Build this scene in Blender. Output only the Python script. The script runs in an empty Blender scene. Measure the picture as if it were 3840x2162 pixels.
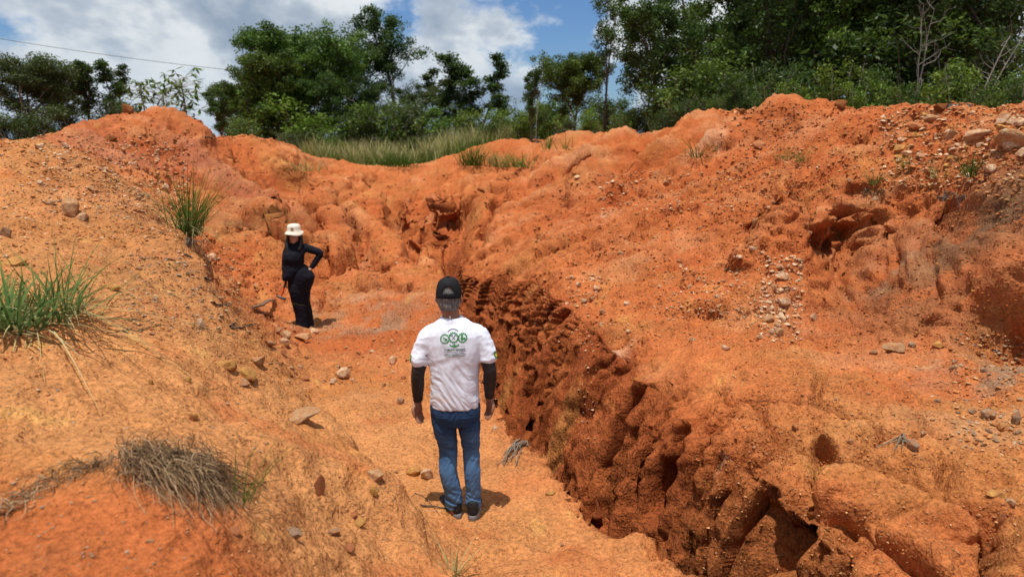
import bpy, bmesh, math, random
import numpy as np
from mathutils import Vector, Matrix, Quaternion
from mathutils.bvhtree import BVHTree

random.seed(7)
rng = np.random.default_rng(7)
S = bpy.context.scene
COL = S.collection
R = math.radians

# ---------------------------------------------------------------- camera
CAM = np.array([0.0, 0.0, 2.63])
PITCH = R(12.3)
FPX, CX, CY = 2560.0, 1920.0, 1081.0            # the photograph's own pixel frame, 3840 x 2162
cam_d = bpy.data.cameras.new('camera')
cam = bpy.data.objects.new('camera', cam_d)
COL.objects.link(cam)
cam.location = CAM
cam.rotation_euler = (R(90) - PITCH, 0, 0)
cam_d.sensor_width = 36.0
cam_d.lens = 24.0
cam_d.clip_start = 0.05
cam_d.clip_end = 6000
cam_d.dof.use_dof = True
cam_d.dof.focus_distance = 5.2
cam_d.dof.aperture_fstop = 2.0
S.camera = cam

# ---------------------------------------------------------------- sun, sky, exposure
SUN_EL, SUN_AZ = R(79), R(203)                 # azimuth clockwise from +Y; the sun stands high behind the camera
sun_dir = Vector((math.sin(SUN_AZ) * math.cos(SUN_EL), math.cos(SUN_AZ) * math.cos(SUN_EL), math.sin(SUN_EL)))
sd = bpy.data.lights.new('sun', 'SUN')
sd.energy = 4.9
sd.angle = R(0.53)
sd.color = (1.0, 0.955, 0.88)
sun = bpy.data.objects.new('sun', sd)
COL.objects.link(sun)
sun.rotation_euler = (-sun_dir).to_track_quat('-Z', 'Y').to_euler()

world = bpy.data.worlds.new('World')
S.world = world
world.use_nodes = True
nt = world.node_tree
nt.nodes.clear()


class G:
    """small node-graph helper"""
    def __init__(s, tree):
        s.t = tree

    def n(s, typ, **kw):
        nd = s.t.nodes.new(typ)
        ins = kw.pop('ins', {})
        for k, v in kw.items():
            setattr(nd, k, v)
        for k, v in ins.items():
            if isinstance(v, bpy.types.NodeSocket):
                s.t.links.new(v, nd.inputs[k])
            else:
                nd.inputs[k].default_value = v
        return nd

    def math(s, op, a, b=0.0, clamp=False):
        nd = s.n('ShaderNodeMath', operation=op, use_clamp=clamp)
        for i, v in enumerate((a, b)):
            if isinstance(v, bpy.types.NodeSocket):
                s.t.links.new(v, nd.inputs[i])
            else:
                nd.inputs[i].default_value = v
        return nd.outputs[0]

    def noise(s, vec, scale, detail=4, rough=0.55, dist=0.0):
        nd = s.n('ShaderNodeTexNoise', ins={'Scale': scale, 'Detail': detail, 'Roughness': rough, 'Distortion': dist})
        if vec is not None:
            s.t.links.new(vec, nd.inputs['Vector'])
        return nd.outputs['Fac']

    def ramp(s, fac, stops, interp='LINEAR'):
        nd = s.n('ShaderNodeValToRGB')
        nd.color_ramp.interpolation = interp
        e = nd.color_ramp.elements
        while len(e) < len(stops):
            e.new(0.5)
        for el, (p, c) in zip(e, stops):
            el.position = p
            el.color = (c, c, c, 1) if isinstance(c, (int, float)) else (*c, 1)
        s.t.links.new(fac, nd.inputs[0])
        return nd.outputs[0]

    def mix(s, fac, a, b, blend='MIX'):
        nd = s.n('ShaderNodeMix', data_type='RGBA', blend_type=blend)
        for k, v in ((0, fac), (6, a), (7, b)):
            if isinstance(v, bpy.types.NodeSocket):
                s.t.links.new(v, nd.inputs[k])
            else:
                nd.inputs[k].default_value = v if isinstance(v, (int, float)) else (*v, 1)
        return nd.outputs[2]


g = G(nt)
sky = g.n('ShaderNodeTexSky', sky_type='NISHITA', sun_disc=False)
sky.sun_elevation = SUN_EL
sky.sun_rotation = SUN_AZ
sky.air_density = 1.0
sky.dust_density = 0.6
sky.ozone_density = 2.0
tc = g.n('ShaderNodeTexCoord')
sep = g.n('ShaderNodeSeparateXYZ', ins={0: tc.outputs['Generated']})
vec = g.n('ShaderNodeVectorMath', operation='MULTIPLY', ins={0: tc.outputs['Generated'], 1: (1.0, 1.0, 1.55)}).outputs[0]
offa = g.n('ShaderNodeVectorMath', operation='ADD', ins={0: vec, 1: (-6.5, -1.4, 2.6)}).outputs[0]
# cumulus all round the sky: where cloud is, and how thick it is (thin = white, thick = grey base)
big = g.noise(offa, 3.3, 10, 0.58, 0.1)
cover = g.ramp(big, [(0.415, 0.0), (0.485, 1.0)], 'EASE')
off = g.n('ShaderNodeVectorMath', operation='ADD', ins={0: vec, 1: (3.1, -2.2, 0.43)}).outputs[0]
thick = g.noise(off, 4.6, 9, 0.55, 0.15)
core = g.math('ADD', g.math('MULTIPLY', big, 0.45), g.math('MULTIPLY', thick, 0.55))
ccol = g.ramp(core, [(0.47, (10.4, 10.9, 11.2)), (0.51, (9.2, 9.8, 10.3)), (0.54, (6.2, 7.1, 8.2)), (0.595, (3.9, 4.9, 6.3))])
skyb = g.mix(1.0, sky.outputs[0], (0.72, 0.98, 1.32), 'MULTIPLY')
skyc = g.mix(cover, skyb, ccol)
# a blue-grey veil of far cloud towards the horizon
veil = g.ramp(sep.outputs[2], [(0.0, 0.55), (0.14, 0.0)])
skyc = g.mix(veil, skyc, (3.6, 5.2, 7.2))
bg = g.n('ShaderNodeBackground', ins={'Color': skyc, 'Strength': 0.078})
out = g.n('ShaderNodeOutputWorld', ins={0: bg.outputs[0]})

S.view_settings.view_transform = 'Standard'
S.view_settings.look = 'None'
S.view_settings.exposure = 0.0
S.view_settings.gamma = 1.0
S.view_settings.use_curve_mapping = False
S.render.engine = 'CYCLES'
S.cycles.max_bounces = 6
S.cycles.diffuse_bounces = 3
S.cycles.transparent_max_bounces = 6
S.cycles.use_denoising = True
S.cycles.caustics_reflective = False
S.cycles.caustics_refractive = False


# ---------------------------------------------------------------- helpers
def at(px, py, Y):
    """the point of the scene that the photograph shows at pixel (px, py), Y metres in front of the camera"""
    a, b = (px - CX) / FPX, (CY - py) / FPX
    dy = math.cos(PITCH) + b * math.sin(PITCH)
    dz = -math.sin(PITCH) + b * math.cos(PITCH)
    return np.array([a * Y / dy, Y, CAM[2] + Y * dz / dy])


def at_z(px, py, z):
    b = (CY - py) / FPX
    dy = math.cos(PITCH) + b * math.sin(PITCH)
    dz = -math.sin(PITCH) + b * math.cos(PITCH)
    return at(px, py, (z - CAM[2]) * dy / dz)


def sstep(a, b, x):
    t = np.clip((x - a) / (b - a), 0, 1)
    return t * t * (3 - 2 * t)


def _hash(ix, iy, iz, seed):
    h = (ix.astype(np.uint32) * np.uint32(374761393) + iy.astype(np.uint32) * np.uint32(668265263)
         + iz.astype(np.uint32) * np.uint32(2147483647) + np.uint32((seed * 974634777) & 0xffffffff))
    h ^= h >> np.uint32(13)
    h *= np.uint32(1274126177)
    h ^= h >> np.uint32(16)
    h *= np.uint32(2246822519)
    h ^= h >> np.uint32(13)
    return h


def perlin(p, seed=0):
    """gradient noise, p (N,3), about -1..1"""
    p = np.asarray(p, np.float32)
    fl = np.floor(p)
    i = fl.astype(np.int64)
    f = p - fl
    u = f * f * f * (f * (f * 6 - 15) + 10)
    res = np.zeros(len(p), np.float32)
    for dx in (0, 1):
        wx = u[:, 0] if dx else 1 - u[:, 0]
        for dy in (0, 1):
            wy = u[:, 1] if dy else 1 - u[:, 1]
            for dz in (0, 1):
                wz = u[:, 2] if dz else 1 - u[:, 2]
                h = _hash(i[:, 0] + dx, i[:, 1] + dy, i[:, 2] + dz, seed)
                gx = (h & np.uint32(1023)).astype(np.float32) / 511.5 - 1
                gy = ((h >> np.uint32(10)) & np.uint32(1023)).astype(np.float32) / 511.5 - 1
                gz = ((h >> np.uint32(20)) & np.uint32(1023)).astype(np.float32) / 511.5 - 1
                res += wx * wy * wz * (gx * (f[:, 0] - dx) + gy * (f[:, 1] - dy) + gz * (f[:, 2] - dz))
    return res * 1.3


def fbm(p, octv=4, seed=0, gain=0.5, lac=2.03):
    r = np.zeros(len(p), np.float32)
    a = 1.0
    for o in range(octv):
        r += a * perlin(p, seed + o * 17)
        p = p * lac
        a *= gain
    return r


def ridged(p, octv=3, seed=0):
    r = np.zeros(len(p), np.float32)
    a = 1.0
    for o in range(octv):
        r += a * (1 - 2 * np.abs(perlin(p, seed + o * 29)))
        p = p * 2.1
        a *= 0.5
    return r - r.mean()


def mesh_np(name, verts, faces, smooth=True):
    """mesh from arrays; faces (M,3) or (M,4)"""
    me = bpy.data.meshes.new(name)
    verts = np.asarray(verts, np.float32)
    faces = np.asarray(faces, np.int32)
    k = faces.shape[1]
    me.vertices.add(len(verts))
    me.vertices.foreach_set('co', verts.ravel())
    me.loops.add(faces.size)
    me.loops.foreach_set('vertex_index', faces.ravel())
    me.polygons.add(len(faces))
    me.polygons.foreach_set('loop_start', np.arange(0, faces.size, k, dtype=np.int32))
    me.update(calc_edges=True)
    me.polygons.foreach_set('use_smooth', np.full(len(faces), smooth, dtype=bool))
    return me


def add_color(me, name, cols):
    at_ = me.color_attributes.new(name, 'FLOAT_COLOR', 'POINT')
    c = np.ones((len(cols), 4), np.float32)
    c[:, :3] = cols
    at_.data.foreach_set('color', c.ravel())


def link(name, me, mat=None, parent=None, loc=None):
    o = bpy.data.objects.new(name, me)
    COL.objects.link(o)
    if mat is not None and me is not None and len(me.materials) == 0:
        me.materials.append(mat)
    if parent is not None:
        o.parent = parent
    if loc is not None:
        o.location = loc
    return o


def tag(o, label, cat=None, group=None, kind=None):
    if label:
        o['label'] = label
    if cat:
        o['category'] = cat
    if group:
        o['group'] = group
    if kind:
        o['kind'] = kind
    return o


def new_mat(name):
    m = bpy.data.materials.new(name)
    m.use_nodes = True
    m.node_tree.nodes.clear()
    return m, G(m.node_tree)


def finish(g, color, rough=0.9, spec=0.2, normal=None, shader=None):
    if shader is None:
        b = g.n('ShaderNodeBsdfPrincipled')
        for k, v in (('Base Color', color), ('Roughness', rough), ('Specular IOR Level', spec)):
            if isinstance(v, bpy.types.NodeSocket):
                g.t.links.new(v, b.inputs[k])
            elif k == 'Base Color':
                b.inputs[k].default_value = (*v, 1)
            else:
                b.inputs[k].default_value = v
        if normal is not None:
            g.t.links.new(normal, b.inputs['Normal'])
        shader = b.outputs[0]
    g.n('ShaderNodeOutputMaterial', ins={0: shader})
    return shader


def bump(g, h, strength, dist, normal=None):
    b = g.n('ShaderNodeBump', ins={'Strength': strength, 'Distance': dist, 'Height': h})
    if normal is not None:
        g.t.links.new(normal, b.inputs['Normal'])
    return b.outputs[0]


def simple_mat(name, col, rough=0.8, var=0.25, scale=20.0, bmp=0.0, spec=0.2):
    m, g = new_mat(name)
    t = g.n('ShaderNodeTexCoord').outputs['Object']
    nz = g.noise(t, scale, 4, 0.6)
    c = g.mix(nz, tuple(v * (1 - var) for v in col), tuple(min(1, v * (1 + var)) for v in col))
    nrm = bump(g, nz, bmp, 0.01) if bmp else None
    finish(g, c, rough, spec, nrm)
    return m
# ================================================================ THE GROUND
# control points: what the photograph shows at (px, py), and how far in front of the camera it stands
PIX = [
    # mound in the corner, where the photographer stands
    (450, 1715, 2.4), (0, 1930, 2.1), (200, 1790, 2.3), (700, 1780, 2.4), (880, 1900, 2.3), (450, 2162, 1.85), (0, 2162, 1.8), (800, 2162, 1.95),
    (1000, 2100, 2.35), (1250, 2162, 2.6), (1480, 2162, 2.95), (1350, 2000, 3.25), (1100, 1900, 2.8), (1450, 1830, 3.95), (1380, 1740, 4.1),
    (500, 1600, 2.9), (0, 1500, 2.8), (150, 1620, 2.7), (900, 1650, 3.15), (1200, 1700, 3.55),
    # left sandy slope
    (1100, 1560, 4.3), (700, 1400, 3.9), (300, 1350, 3.55), (0, 1290, 3.4), (900, 1250, 5.4), (600, 1100, 5.1), (300, 1010, 4.8), (150, 1220, 3.8),
    (100, 800, 6.4), (0, 520, 8.6), (100, 524, 8.65), (300, 570, 8.8), (450, 640, 8.7), (620, 780, 8.2), (690, 900, 7.7), (760, 1010, 7.3), (830, 1130, 6.8), (1000, 1360, 5.8),
    (400, 800, 6.8), (0, 1000, 4.7),
    # basin of the second person and the slopes round it
    (800, 1000, 12.0), (780, 850, 14.0), (620, 690, 15.3), (550, 600, 16.2), (400, 480, 17.2), (500, 393, 18.2), (620, 398, 18.8), (160, 530, 16.4), (320, 430, 17.4), (750, 450, 19.5), (900, 500, 21.5),
    (1050, 522, 24), (1200, 572, 27), (900, 650, 18), (950, 800, 15), (1000, 950, 12.8), (1180, 650, 22),
    (700, 560, 17.5),
    # the valley head
    (1500, 642, 30.5), (1640, 622, 30), (1350, 640, 29.5), (1750, 560, 27.5), (1900, 515, 27), (1500, 590, 38), (1450, 750, 23), (1500, 900, 17.5), (1690, 1000, 15), (1300, 950, 14.6), (1250, 800, 18.3), (1750, 850, 17.6),
    (1850, 750, 20.5), (1850, 650, 25), (1400, 1100, 12.2), (1550, 1050, 13.4), (1600, 780, 21),
    # right slope
    (2080, 512, 24), (2350, 515, 19.5), (2480, 480, 18), (2650, 425, 16.5), (2850, 405, 15.3), (3050, 362, 14.2), (3200, 395, 13.2), (3400, 380, 12.2), (3600, 390, 10.8), (3840, 378, 9.2),
    (2400, 700, 14.6), (2000, 850, 14.5), (1900, 1000, 12.4), (2200, 950, 11.3), (2600, 800, 11.9), (2300, 1100, 9.3), (2600, 1000, 9.4), (2700, 1250, 7.2), (2900, 1100, 8.0), (2800, 900, 9.9),
    (2900, 600, 12), (3300, 600, 10.4), (3700, 600, 8.7), (3400, 480, 11), (3150, 790, 9.4), (3150, 1085, 8.6), (3500, 1020, 7.5), (3700, 800, 7.7), (3820, 950, 6.5), (3500, 1250, 6.6),
    (3300, 1400, 6.0), (3000, 1350, 6.2), (2900, 1550, 5.2), (3300, 1650, 4.75), (3700, 1500, 5.15), (3500, 1900, 3.85), (3800, 2100, 3.35), (3200, 1960, 3.8), (2780, 1700, 4.6), (2600, 1600, 5.05), (2450, 1480, 5.9),
    (3840, 1250, 5.9),
]
PIXZ = [(1600, 1850, .05), (1650, 2050, .0), (1750, 2162, -.02), (1560, 1600, .04), (1480, 1450, .02), (1390, 1300, -.08), (1160, 1245, -.40), (1260, 1330, -.12), (1720, 1925, 0.0), (2000, 2000, -.02),
        (2300, 2100, -.04), (1850, 1650, -.02), (1080, 1280, -.1), (1000, 1130, -.25), (1330, 1390, .0), (1060, 1400, .2)]
XYZ = [(0, 0, 1.06), (-1, .2, 1.2), (1, 0, .75), (0, -2.5, 1.1), (-3, -2, 1.6), (2.2, -2, .6), (-3, 0, 1.7), (-1.2, 1.2, 1.28), (0, 1.2, 1.0), (.8, 1.5, .6), (1.1, 2.6, .08),
       (4, 1.5, .4), (5, 0, .6), (3.2, 0, .3), (5, -2.5, .8), (6.5, 3, .6), (1.7, .5, .3), (-4.5, 3, 1.75), (-6.5, 5.5, 2.15),
       (-8.5, 9.2, 2.55), (-7, 10.6, 2.1), (-10, 13, 2.0), (-13, 16, 2.3),
       (-9, 25, 2.0), (-14, 30, 2.0), (-24, 30, 2.2), (-4, 36, 2.0), (2, 50, 2.1), (-15, 60, 2.2), (20, 60, 2.4), (10, 34, 2.3), (6, 30, 2.3), (8, 23, 2.0), (12, 20, 2.3), (15, 16, 2.5), (14, 12, 2.8), (12, 9, 3.0), (20, 25, 2.6), (11, 5, 1.8),
       (9, 7.5, 2.6), (0, 150, 2.4), (80, 150, 2.4), (-80, 150, 2.4), (0, 700, 2.5), (400, 700, 2.5), (-400, 700, 2.5), (0, 1600, 2.5), (1500, 1600, 2.5), (-1500, 1600, 2.5)]

# crests: behind each of these the ground falls away again
CREST = [(0, 520, 8.6), (100, 524, 8.65), (300, 570, 8.8), (160, 530, 16.4), (240, 470, 16.9), (320, 425, 17.4), (400, 405, 17.8), (500, 393, 18.2), (620, 398, 18.8), (750, 450, 19.5), (900, 500, 21.5), (1050, 522, 24), (1200, 572, 27),
         (2080, 512, 24), (2230, 492, 21), (2350, 515, 19.5), (2480, 480, 18), (2600, 435, 16.8), (2720, 420, 16.2), (2850, 405, 15.3), (3050, 362, 14.2), (3200, 395, 13.2), (3400, 380, 12.2), (3600, 390, 10.8), (3840, 378, 9.2)]
PIX += [p for p in CREST if p not in PIX]
for px_, py_, Y_ in CREST:
    c_ = at(px_, py_, Y_)
    XYZ.append((c_[0] * (Y_ + 1.6) / Y_, Y_ + 1.6, c_[2] - .35))
ctrl = np.array([at(*p) for p in PIX] + [at_z(*p) for p in PIXZ] + [np.array(p, float) for p in XYZ])


def warp2(x, y):
    yy = np.maximum(y, -2.9)
    return np.stack([x / (yy + 3.5) * 1.35, np.log(yy + 3.5) * 1.0], -1)


def poly_sd(x, y, P):
    """signed distance to a polyline (positive on its left side) and 0..1 along it"""
    best = np.full(x.shape, 1e9)
    sgn = np.zeros(x.shape)
    along = np.zeros(x.shape)
    n = len(P) - 1
    for i in range(n):
        ax, ay = P[i]
        dx, dy = P[i + 1][0] - ax, P[i + 1][1] - ay
        t = np.clip(((x - ax) * dx + (y - ay) * dy) / (dx * dx + dy * dy), 0, 1)
        ex, ey = x - ax - t * dx, y - ay - t * dy
        d = np.hypot(ex, ey)
        m = d < best
        best = np.where(m, d, best)
        sgn = np.where(m, np.sign(dx * ey - dy * ex), sgn)
        along = np.where(m, (i + t) / n, along)
    return best, sgn, along


def P2(*pts):
    return [tuple(at(*p)[:2]) for p in pts]


# ledges: (polyline with the high side on its left, half height, sharpness, reach)
LEDGES = [
    # scarp behind the right bench
    (P2((3840, 960, 6.6), (3620, 900, 7.5), (3480, 800, 8.2), (3350, 860, 8.8), (3200, 900, 9.1), (3050, 900, 9.2), (2950, 800, 9.9), (2830, 850, 10.0)), .50, .09, 1.0),
    # edge of the left bank, over the path and then over the basin
    (P2((1700, 2330, 3.0), (1640, 2162, 3.35), (1570, 2020, 3.75), (1480, 1870, 4.15), (1400, 1750, 4.5), (1290, 1650, 4.6), (1180, 1560, 4.8), (1080, 1460, 5.3), (1010, 1380, 5.8), (900, 1230, 6.4), (830, 1130, 6.8), (730, 980, 7.4), (690, 880, 7.8), (600, 750, 8.3), (450, 630, 8.8)), .20, .055, .8),
    # steps and overhangs of the valley head and the right slope
    (P2((930, 815, 14.6), (965, 822, 14.5), (1005, 832, 14.4), (1050, 800, 14.9), (1090, 770, 15.4)), .38, .08, .8),
    (P2((1660, 835, 18.9), (1700, 860, 18.3), (1750, 868, 18.2), (1810, 845, 18.6), (1850, 820, 19)), .42, .10, 1.0),
    (P2((1180, 985, 13.3), (1220, 992, 13.2), (1265, 985, 13.4), (1295, 930, 14.4), (1310, 890, 15)), .24, .07, .7),
    (P2((1300, 1050, 12.8), (1370, 1082, 12.4), (1440, 1095, 12.3), (1520, 1112, 12.2), (1590, 1108, 12.3)), .15, .06, .5),
    (P2((1780, 940, 14.4), (1830, 930, 14.4), (1900, 915, 14.3), (1965, 905, 14.2), (2030, 890, 14.1)), .12, .05, .5),
    (P2((1880, 1060, 11.9), (1930, 1020, 12.0), (2000, 960, 12.2), (2080, 900, 12.4), (2150, 860, 12.6), (2230, 820, 12.7)), .13, .05, .5),
    (P2((2140, 960, 11.2), (2260, 900, 11.3), (2380, 830, 11.6), (2480, 770, 12.0), (2560, 720, 12.4)), .09, .05, .5),
    (P2((2080, 700, 17.0), (2180, 660, 17.2), (2300, 620, 17.0), (2400, 590, 16.8)), .10, .07, .6),
    (P2((2640, 560, 13.9), (2780, 540, 13.5), (2900, 500, 13.2), (3000, 470, 13.0)), .12, .06, .6),
    (P2((3180, 560, 11.0), (3280, 500, 11.2), (3380, 460, 11.3), (3440, 440, 11.3)), .12, .06, .5),
    (P2((2560, 1180, 7.8), (2680, 1150, 7.9), (2800, 1130, 7.8), (2880, 1100, 7.9)), .08, .05, .4),
    # lip below the grass
    (P2((1760, 600, 28), (1600, 640, 29.5), (1450, 650, 29.5), (1250, 620, 27.5)), .10, .35, 3.0),
]


RILLS = [P2((1230, 690, 22), (1290, 790, 19.3), (1340, 880, 17), (1380, 970, 14.8), (1470, 1045, 13.6)), P2((1560, 720, 23), (1600, 820, 19.6), (1640, 900, 17.4), (1680, 1000, 15)), P2((1730, 690, 23.3), (1705, 820, 19), (1692, 930, 16.4), (1690, 1000, 15)),
         P2((1900, 800, 17.6), (1790, 920, 15.6), (1720, 990, 14.8)), P2((1440, 720, 24), (1500, 850, 18.8), (1560, 960, 15.8), (1660, 1010, 14.8)), P2((1100, 700, 19), (1150, 800, 17.2), (1180, 900, 15)), P2((1840, 700, 22.5), (1790, 800, 19.2), (1740, 920, 16.4), (1700, 1000, 15))]


def ledge_z(x, y):
    z = np.zeros(x.shape)
    x, y = x + .09 * np.sin(3.7 * y + 1.3 * x) + .045 * np.sin(9.1 * y - 5.3 * x), y + .08 * np.sin(4.1 * x + 1.1 * y) + .04 * np.sin(11.3 * x + 3 * y)
    for P in RILLS:
        m_ = (y > 13) & (y < 26) & (np.abs(x) < 9)
        if m_.any():
            d, _, t = poly_sd(x[m_], y[m_], P)
            w = .16 + .24 * t
            z[m_] -= .62 * np.exp(-(d / w) ** 2) * sstep(0, .25, t) * sstep(1.02, .8, t)
    for P, h, w, L in LEDGES:
        pa = np.array(P)
        m_ = (x > pa[:, 0].min() - 2.2 * L) & (x < pa[:, 0].max() + 2.2 * L) & (y > pa[:, 1].min() - 2.2 * L) & (y < pa[:, 1].max() + 2.2 * L)
        if m_.any():
            d, s, t = poly_sd(x[m_], y[m_], P)
            z[m_] += h * np.tanh(s * d / w) * np.exp(-(d / L) ** 2) * sstep(0, .14, t) * sstep(1, .86, t)
    return z


cw = warp2(ctrl[:, 0], ctrl[:, 1])
resid = ctrl[:, 2] - ledge_z(ctrl[:, 0], ctrl[:, 1])


def kern(d):
    return np.sqrt(d * d + 0.02 ** 2)


K = kern(np.linalg.norm(cw[:, None] - cw[None], axis=-1))
nC = len(cw)
A = np.zeros((nC + 3, nC + 3))
A[:nC, :nC] = K - np.eye(nC) * 0.004
A[:nC, nC:] = np.c_[np.ones(nC), cw]
A[nC:, :nC] = A[:nC, nC:].T
sol = np.linalg.solve(A, np.r_[resid, 0, 0, 0])
# the smooth base surface, tabulated
GU = np.linspace(-2.2, 2.2, 361)
GV = np.linspace(math.log(.5), math.log(1700), 481)
gu, gv = np.meshgrid(GU, GV, indexing='ij')
gw = np.stack([gu.ravel(), gv.ravel()], -1)
tab = np.zeros(len(gw))
for i in range(0, len(gw), 20000):
    q = gw[i:i + 20000]
    dd = np.sqrt(((q[:, None, :] - cw[None]) ** 2).sum(-1))
    tab[i:i + 20000] = kern(dd) @ sol[:nC] + sol[nC] + q @ sol[nC + 1:]
tab = tab.reshape(gu.shape)
for _ in range(3):                       # round the tips of the interpolation
    t2 = tab.copy()
    t2[1:-1] = .25 * tab[:-2] + .5 * tab[1:-1] + .25 * tab[2:]
    t3 = t2.copy()
    t3[:, 1:-1] = .25 * t2[:, :-2] + .5 * t2[:, 1:-1] + .25 * t2[:, 2:]
    tab = t3


def base_z(x, y):
    w = warp2(x, y)
    fu = np.clip((w[..., 0] - GU[0]) / (GU[1] - GU[0]), 0, len(GU) - 1.001)
    fv = np.clip((w[..., 1] - GV[0]) / (GV[1] - GV[0]), 0, len(GV) - 1.001)
    iu, iv = fu.astype(int), fv.astype(int)
    a, b = fu - iu, fv - iv
    z = (tab[iu, iv] * (1 - a) * (1 - b) + tab[iu + 1, iv] * a * (1 - b) + tab[iu, iv + 1] * (1 - a) * b + tab[iu + 1, iv + 1] * a * b)
    return z + ledge_z(x, y)


# the gully: left lip and right rim (x against Y)
LIP = sorted([tuple(at_z(px, py, z)[:2][::-1]) for px, py, z in
              [(2519, 2162, -.03), (2475, 2080, -.03), (2415, 2035, -.03), (2325, 2027, -.03), (2236, 1983, -.02), (2161, 1893, -.02), (2102, 1811, -.02), (2042, 1737, -.02),
               (1983, 1684, -.02), (1923, 1625, -.02), (1886, 1565, -.02), (1863, 1505, -.02), (1790, 1350, -.05), (1735, 1200, -.14), (1680, 1085, -.2), (1668, 1030, -.2)]]
             + [(0.0, 2.55), (-3.2, 3.5), (2.0, 1.75), (3.3, 1.28)])
RIM = sorted([tuple(at_z(px, py, z)[:2][::-1]) for px, py, z in
              [(3280, 2070, .33), (3050, 1860, .36), (2760, 1700, .38), (2610, 1560, .39), (2490, 1440, .38), (2350, 1310, .40), (2240, 1200, .45), (2150, 1110, .5), (2000, 1045, .35), (1830, 1040, .1), (1705, 1030, -.2)]]
             + [(0.0, 3.6), (-3.2, 4.4), (2.0, 2.95)])
LIP, RIM = np.array(LIP), np.array(RIM)


def lip_x(Y):
    x = np.interp(Y, LIP[:, 0], LIP[:, 1])
    return x - np.maximum(0, Y - LIP[-1, 0]) * 0.115


def rim_x(Y):
    x = np.interp(Y, RIM[:, 0], RIM[:, 1])
    x = x - np.maximum(0, Y - RIM[-1, 0]) * 0.085
    return np.maximum(x, lip_x(Y) + 0.03 * np.maximum(Y, 3))


def gully_depth(Y):
    return np.interp(Y, [-3, 3, 5, 8, 10.5, 12.5, 14.3, 16, 19], [2.0, 2.6, 2.7, 2.3, 1.9, 1.25, 0.75, .28, 0.0])


NL, NW, NF, NWR, NR = 400, 22, 8, 96, 400
CA = np.concatenate([np.linspace(0, 1, NL, endpoint=False), 1 + np.linspace(0, 1, NW, endpoint=False), 2 + np.linspace(0, 1, NF, endpoint=False),
                     3 + np.linspace(0, 1, NWR, endpoint=False), 4 + np.linspace(0, 1, NR)])
NC = len(CA)
wobY = np.linspace(-4, 40, 2000)
wob_l = fbm(np.stack([wobY * 2.3, wobY * 0, wobY * 0], -1), 4, 5) * .07
wob_r = fbm(np.stack([wobY * 1.9, wobY * 0 + 9, wobY * 0], -1), 4, 6) * .16


def place(ca, Y):
    """column coordinate and distance -> x, z of the undetailed surface, plus weights"""
    xl = lip_x(Y) + np.interp(Y, wobY, wob_l)
    xr = np.maximum(rim_x(Y) + np.interp(Y, wobY, wob_r) * sstep(17, 12, Y), xl + .25)
    ext = .92 * np.maximum(Y, 0) + 3.4 + np.maximum(0, Y - 40) * .4
    sec = np.floor(ca).clip(0, 4)
    f = ca - sec
    dep = gully_depth(Y)
    floor_a, floor_b = xl + .08 * (xr - xl), xl + .26 * (xr - xl)
    fl = np.clip(f, 0, 1)
    left = -ext + (xl + ext) * f
    right = xr + (ext + 1.5 - xr) * f
    x = np.select([sec == 0, sec == 1, sec == 2, sec == 3, sec == 4],
                  [left, xl + (floor_a - xl) * fl ** 1.6, floor_a + (floor_b - floor_a) * fl, xr + (floor_b - xr) * (1 - fl) ** .92, right])
    zl, zr = base_z(xl, Y), base_z(xr, Y)
    zb = np.minimum(zl, zr) - dep
    zland = base_z(np.where(sec < 2, np.minimum(x, xl), np.maximum(x, xr)), Y)
    zflat = base_z(x, Y)
    gw = sstep(0.0, .25, dep)
    w1 = zl + (zb - zl) * fl ** .8
    w3 = zb + (zr - zb) * (1 - (1 - fl) ** 1.15)
    # round the right rim off into the slope
    z = np.select([sec == 0, sec == 1, sec == 2, sec == 3, sec == 4], [zland, w1, zb, w3, zland])
    dr = np.where(sec == 4, x - xr, 9)
    z = z - np.where(sec == 4, .10 * np.exp(-(dr / .22) ** 2) * gw, 0) - np.where(sec == 3, .10 * gw * np.exp(-((1 - fl) / .10) ** 2), 0)
    dl = np.where(sec == 0, xl - x, 9)
    z = z - np.where(sec == 0, .035 * np.exp(-(dl / .10) ** 2) * gw, 0) - np.where(sec == 1, .035 * gw * np.exp(-(fl / .12) ** 2), 0)
    z = np.where((sec >= 1) & (sec <= 3), zflat * (1 - gw) + z * gw, z)
    wall = np.where((sec >= 1) & (sec <= 3), 1.0, np.where(sec == 4, np.exp(-np.maximum(0, x - xr) / .12), np.exp(-np.maximum(0, xl - x) / .05))) * gw
    return x, z, wall, sec, f


# spread the rows of every column evenly over what is seen of it (steep faces get more)
NRW = 860
Yt = np.concatenate([np.linspace(-3, 1.2, 60, endpoint=False), np.geomspace(1.2, 60, 900, endpoint=False), np.geomspace(60, 1600, 60)])
cs = np.arange(0, NC, 3)
tc_, ty_ = np.meshgrid(CA[cs], Yt, indexing='ij')
tx, _, _, _, _ = place(tc_, ty_)
tz = base_z(tx, ty_)
dY = np.diff(Yt)[None, :]
dz = np.diff(tz, axis=1)
rr = np.maximum(Yt[1:], 1.3)[None, :] + .3
wfar = np.where(Yt[1:] > 38, .12, np.where(Yt[1:] < 1.4, .25, 1.0))[None, :]
ds = np.sqrt((.42 * dY / rr) ** 2 + (1.0 * dz / rr) ** 2) * wfar
ker = np.hanning(101)
ker /= ker.sum()
pad = np.pad(ds, ((50, 50), (0, 0)), mode='edge')
ds = np.stack([np.convolve(pad[:, j], ker, mode='valid') for j in range(ds.shape[1])], 1)
cum = np.concatenate([np.zeros((len(cs), 1)), np.cumsum(ds, axis=1)], 1)
cum /= cum[:, -1:]
rows = np.linspace(0, 1, NRW)
Yc = np.stack([np.interp(rows, cum[i], Yt) for i in range(len(cs))], 0)
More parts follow.
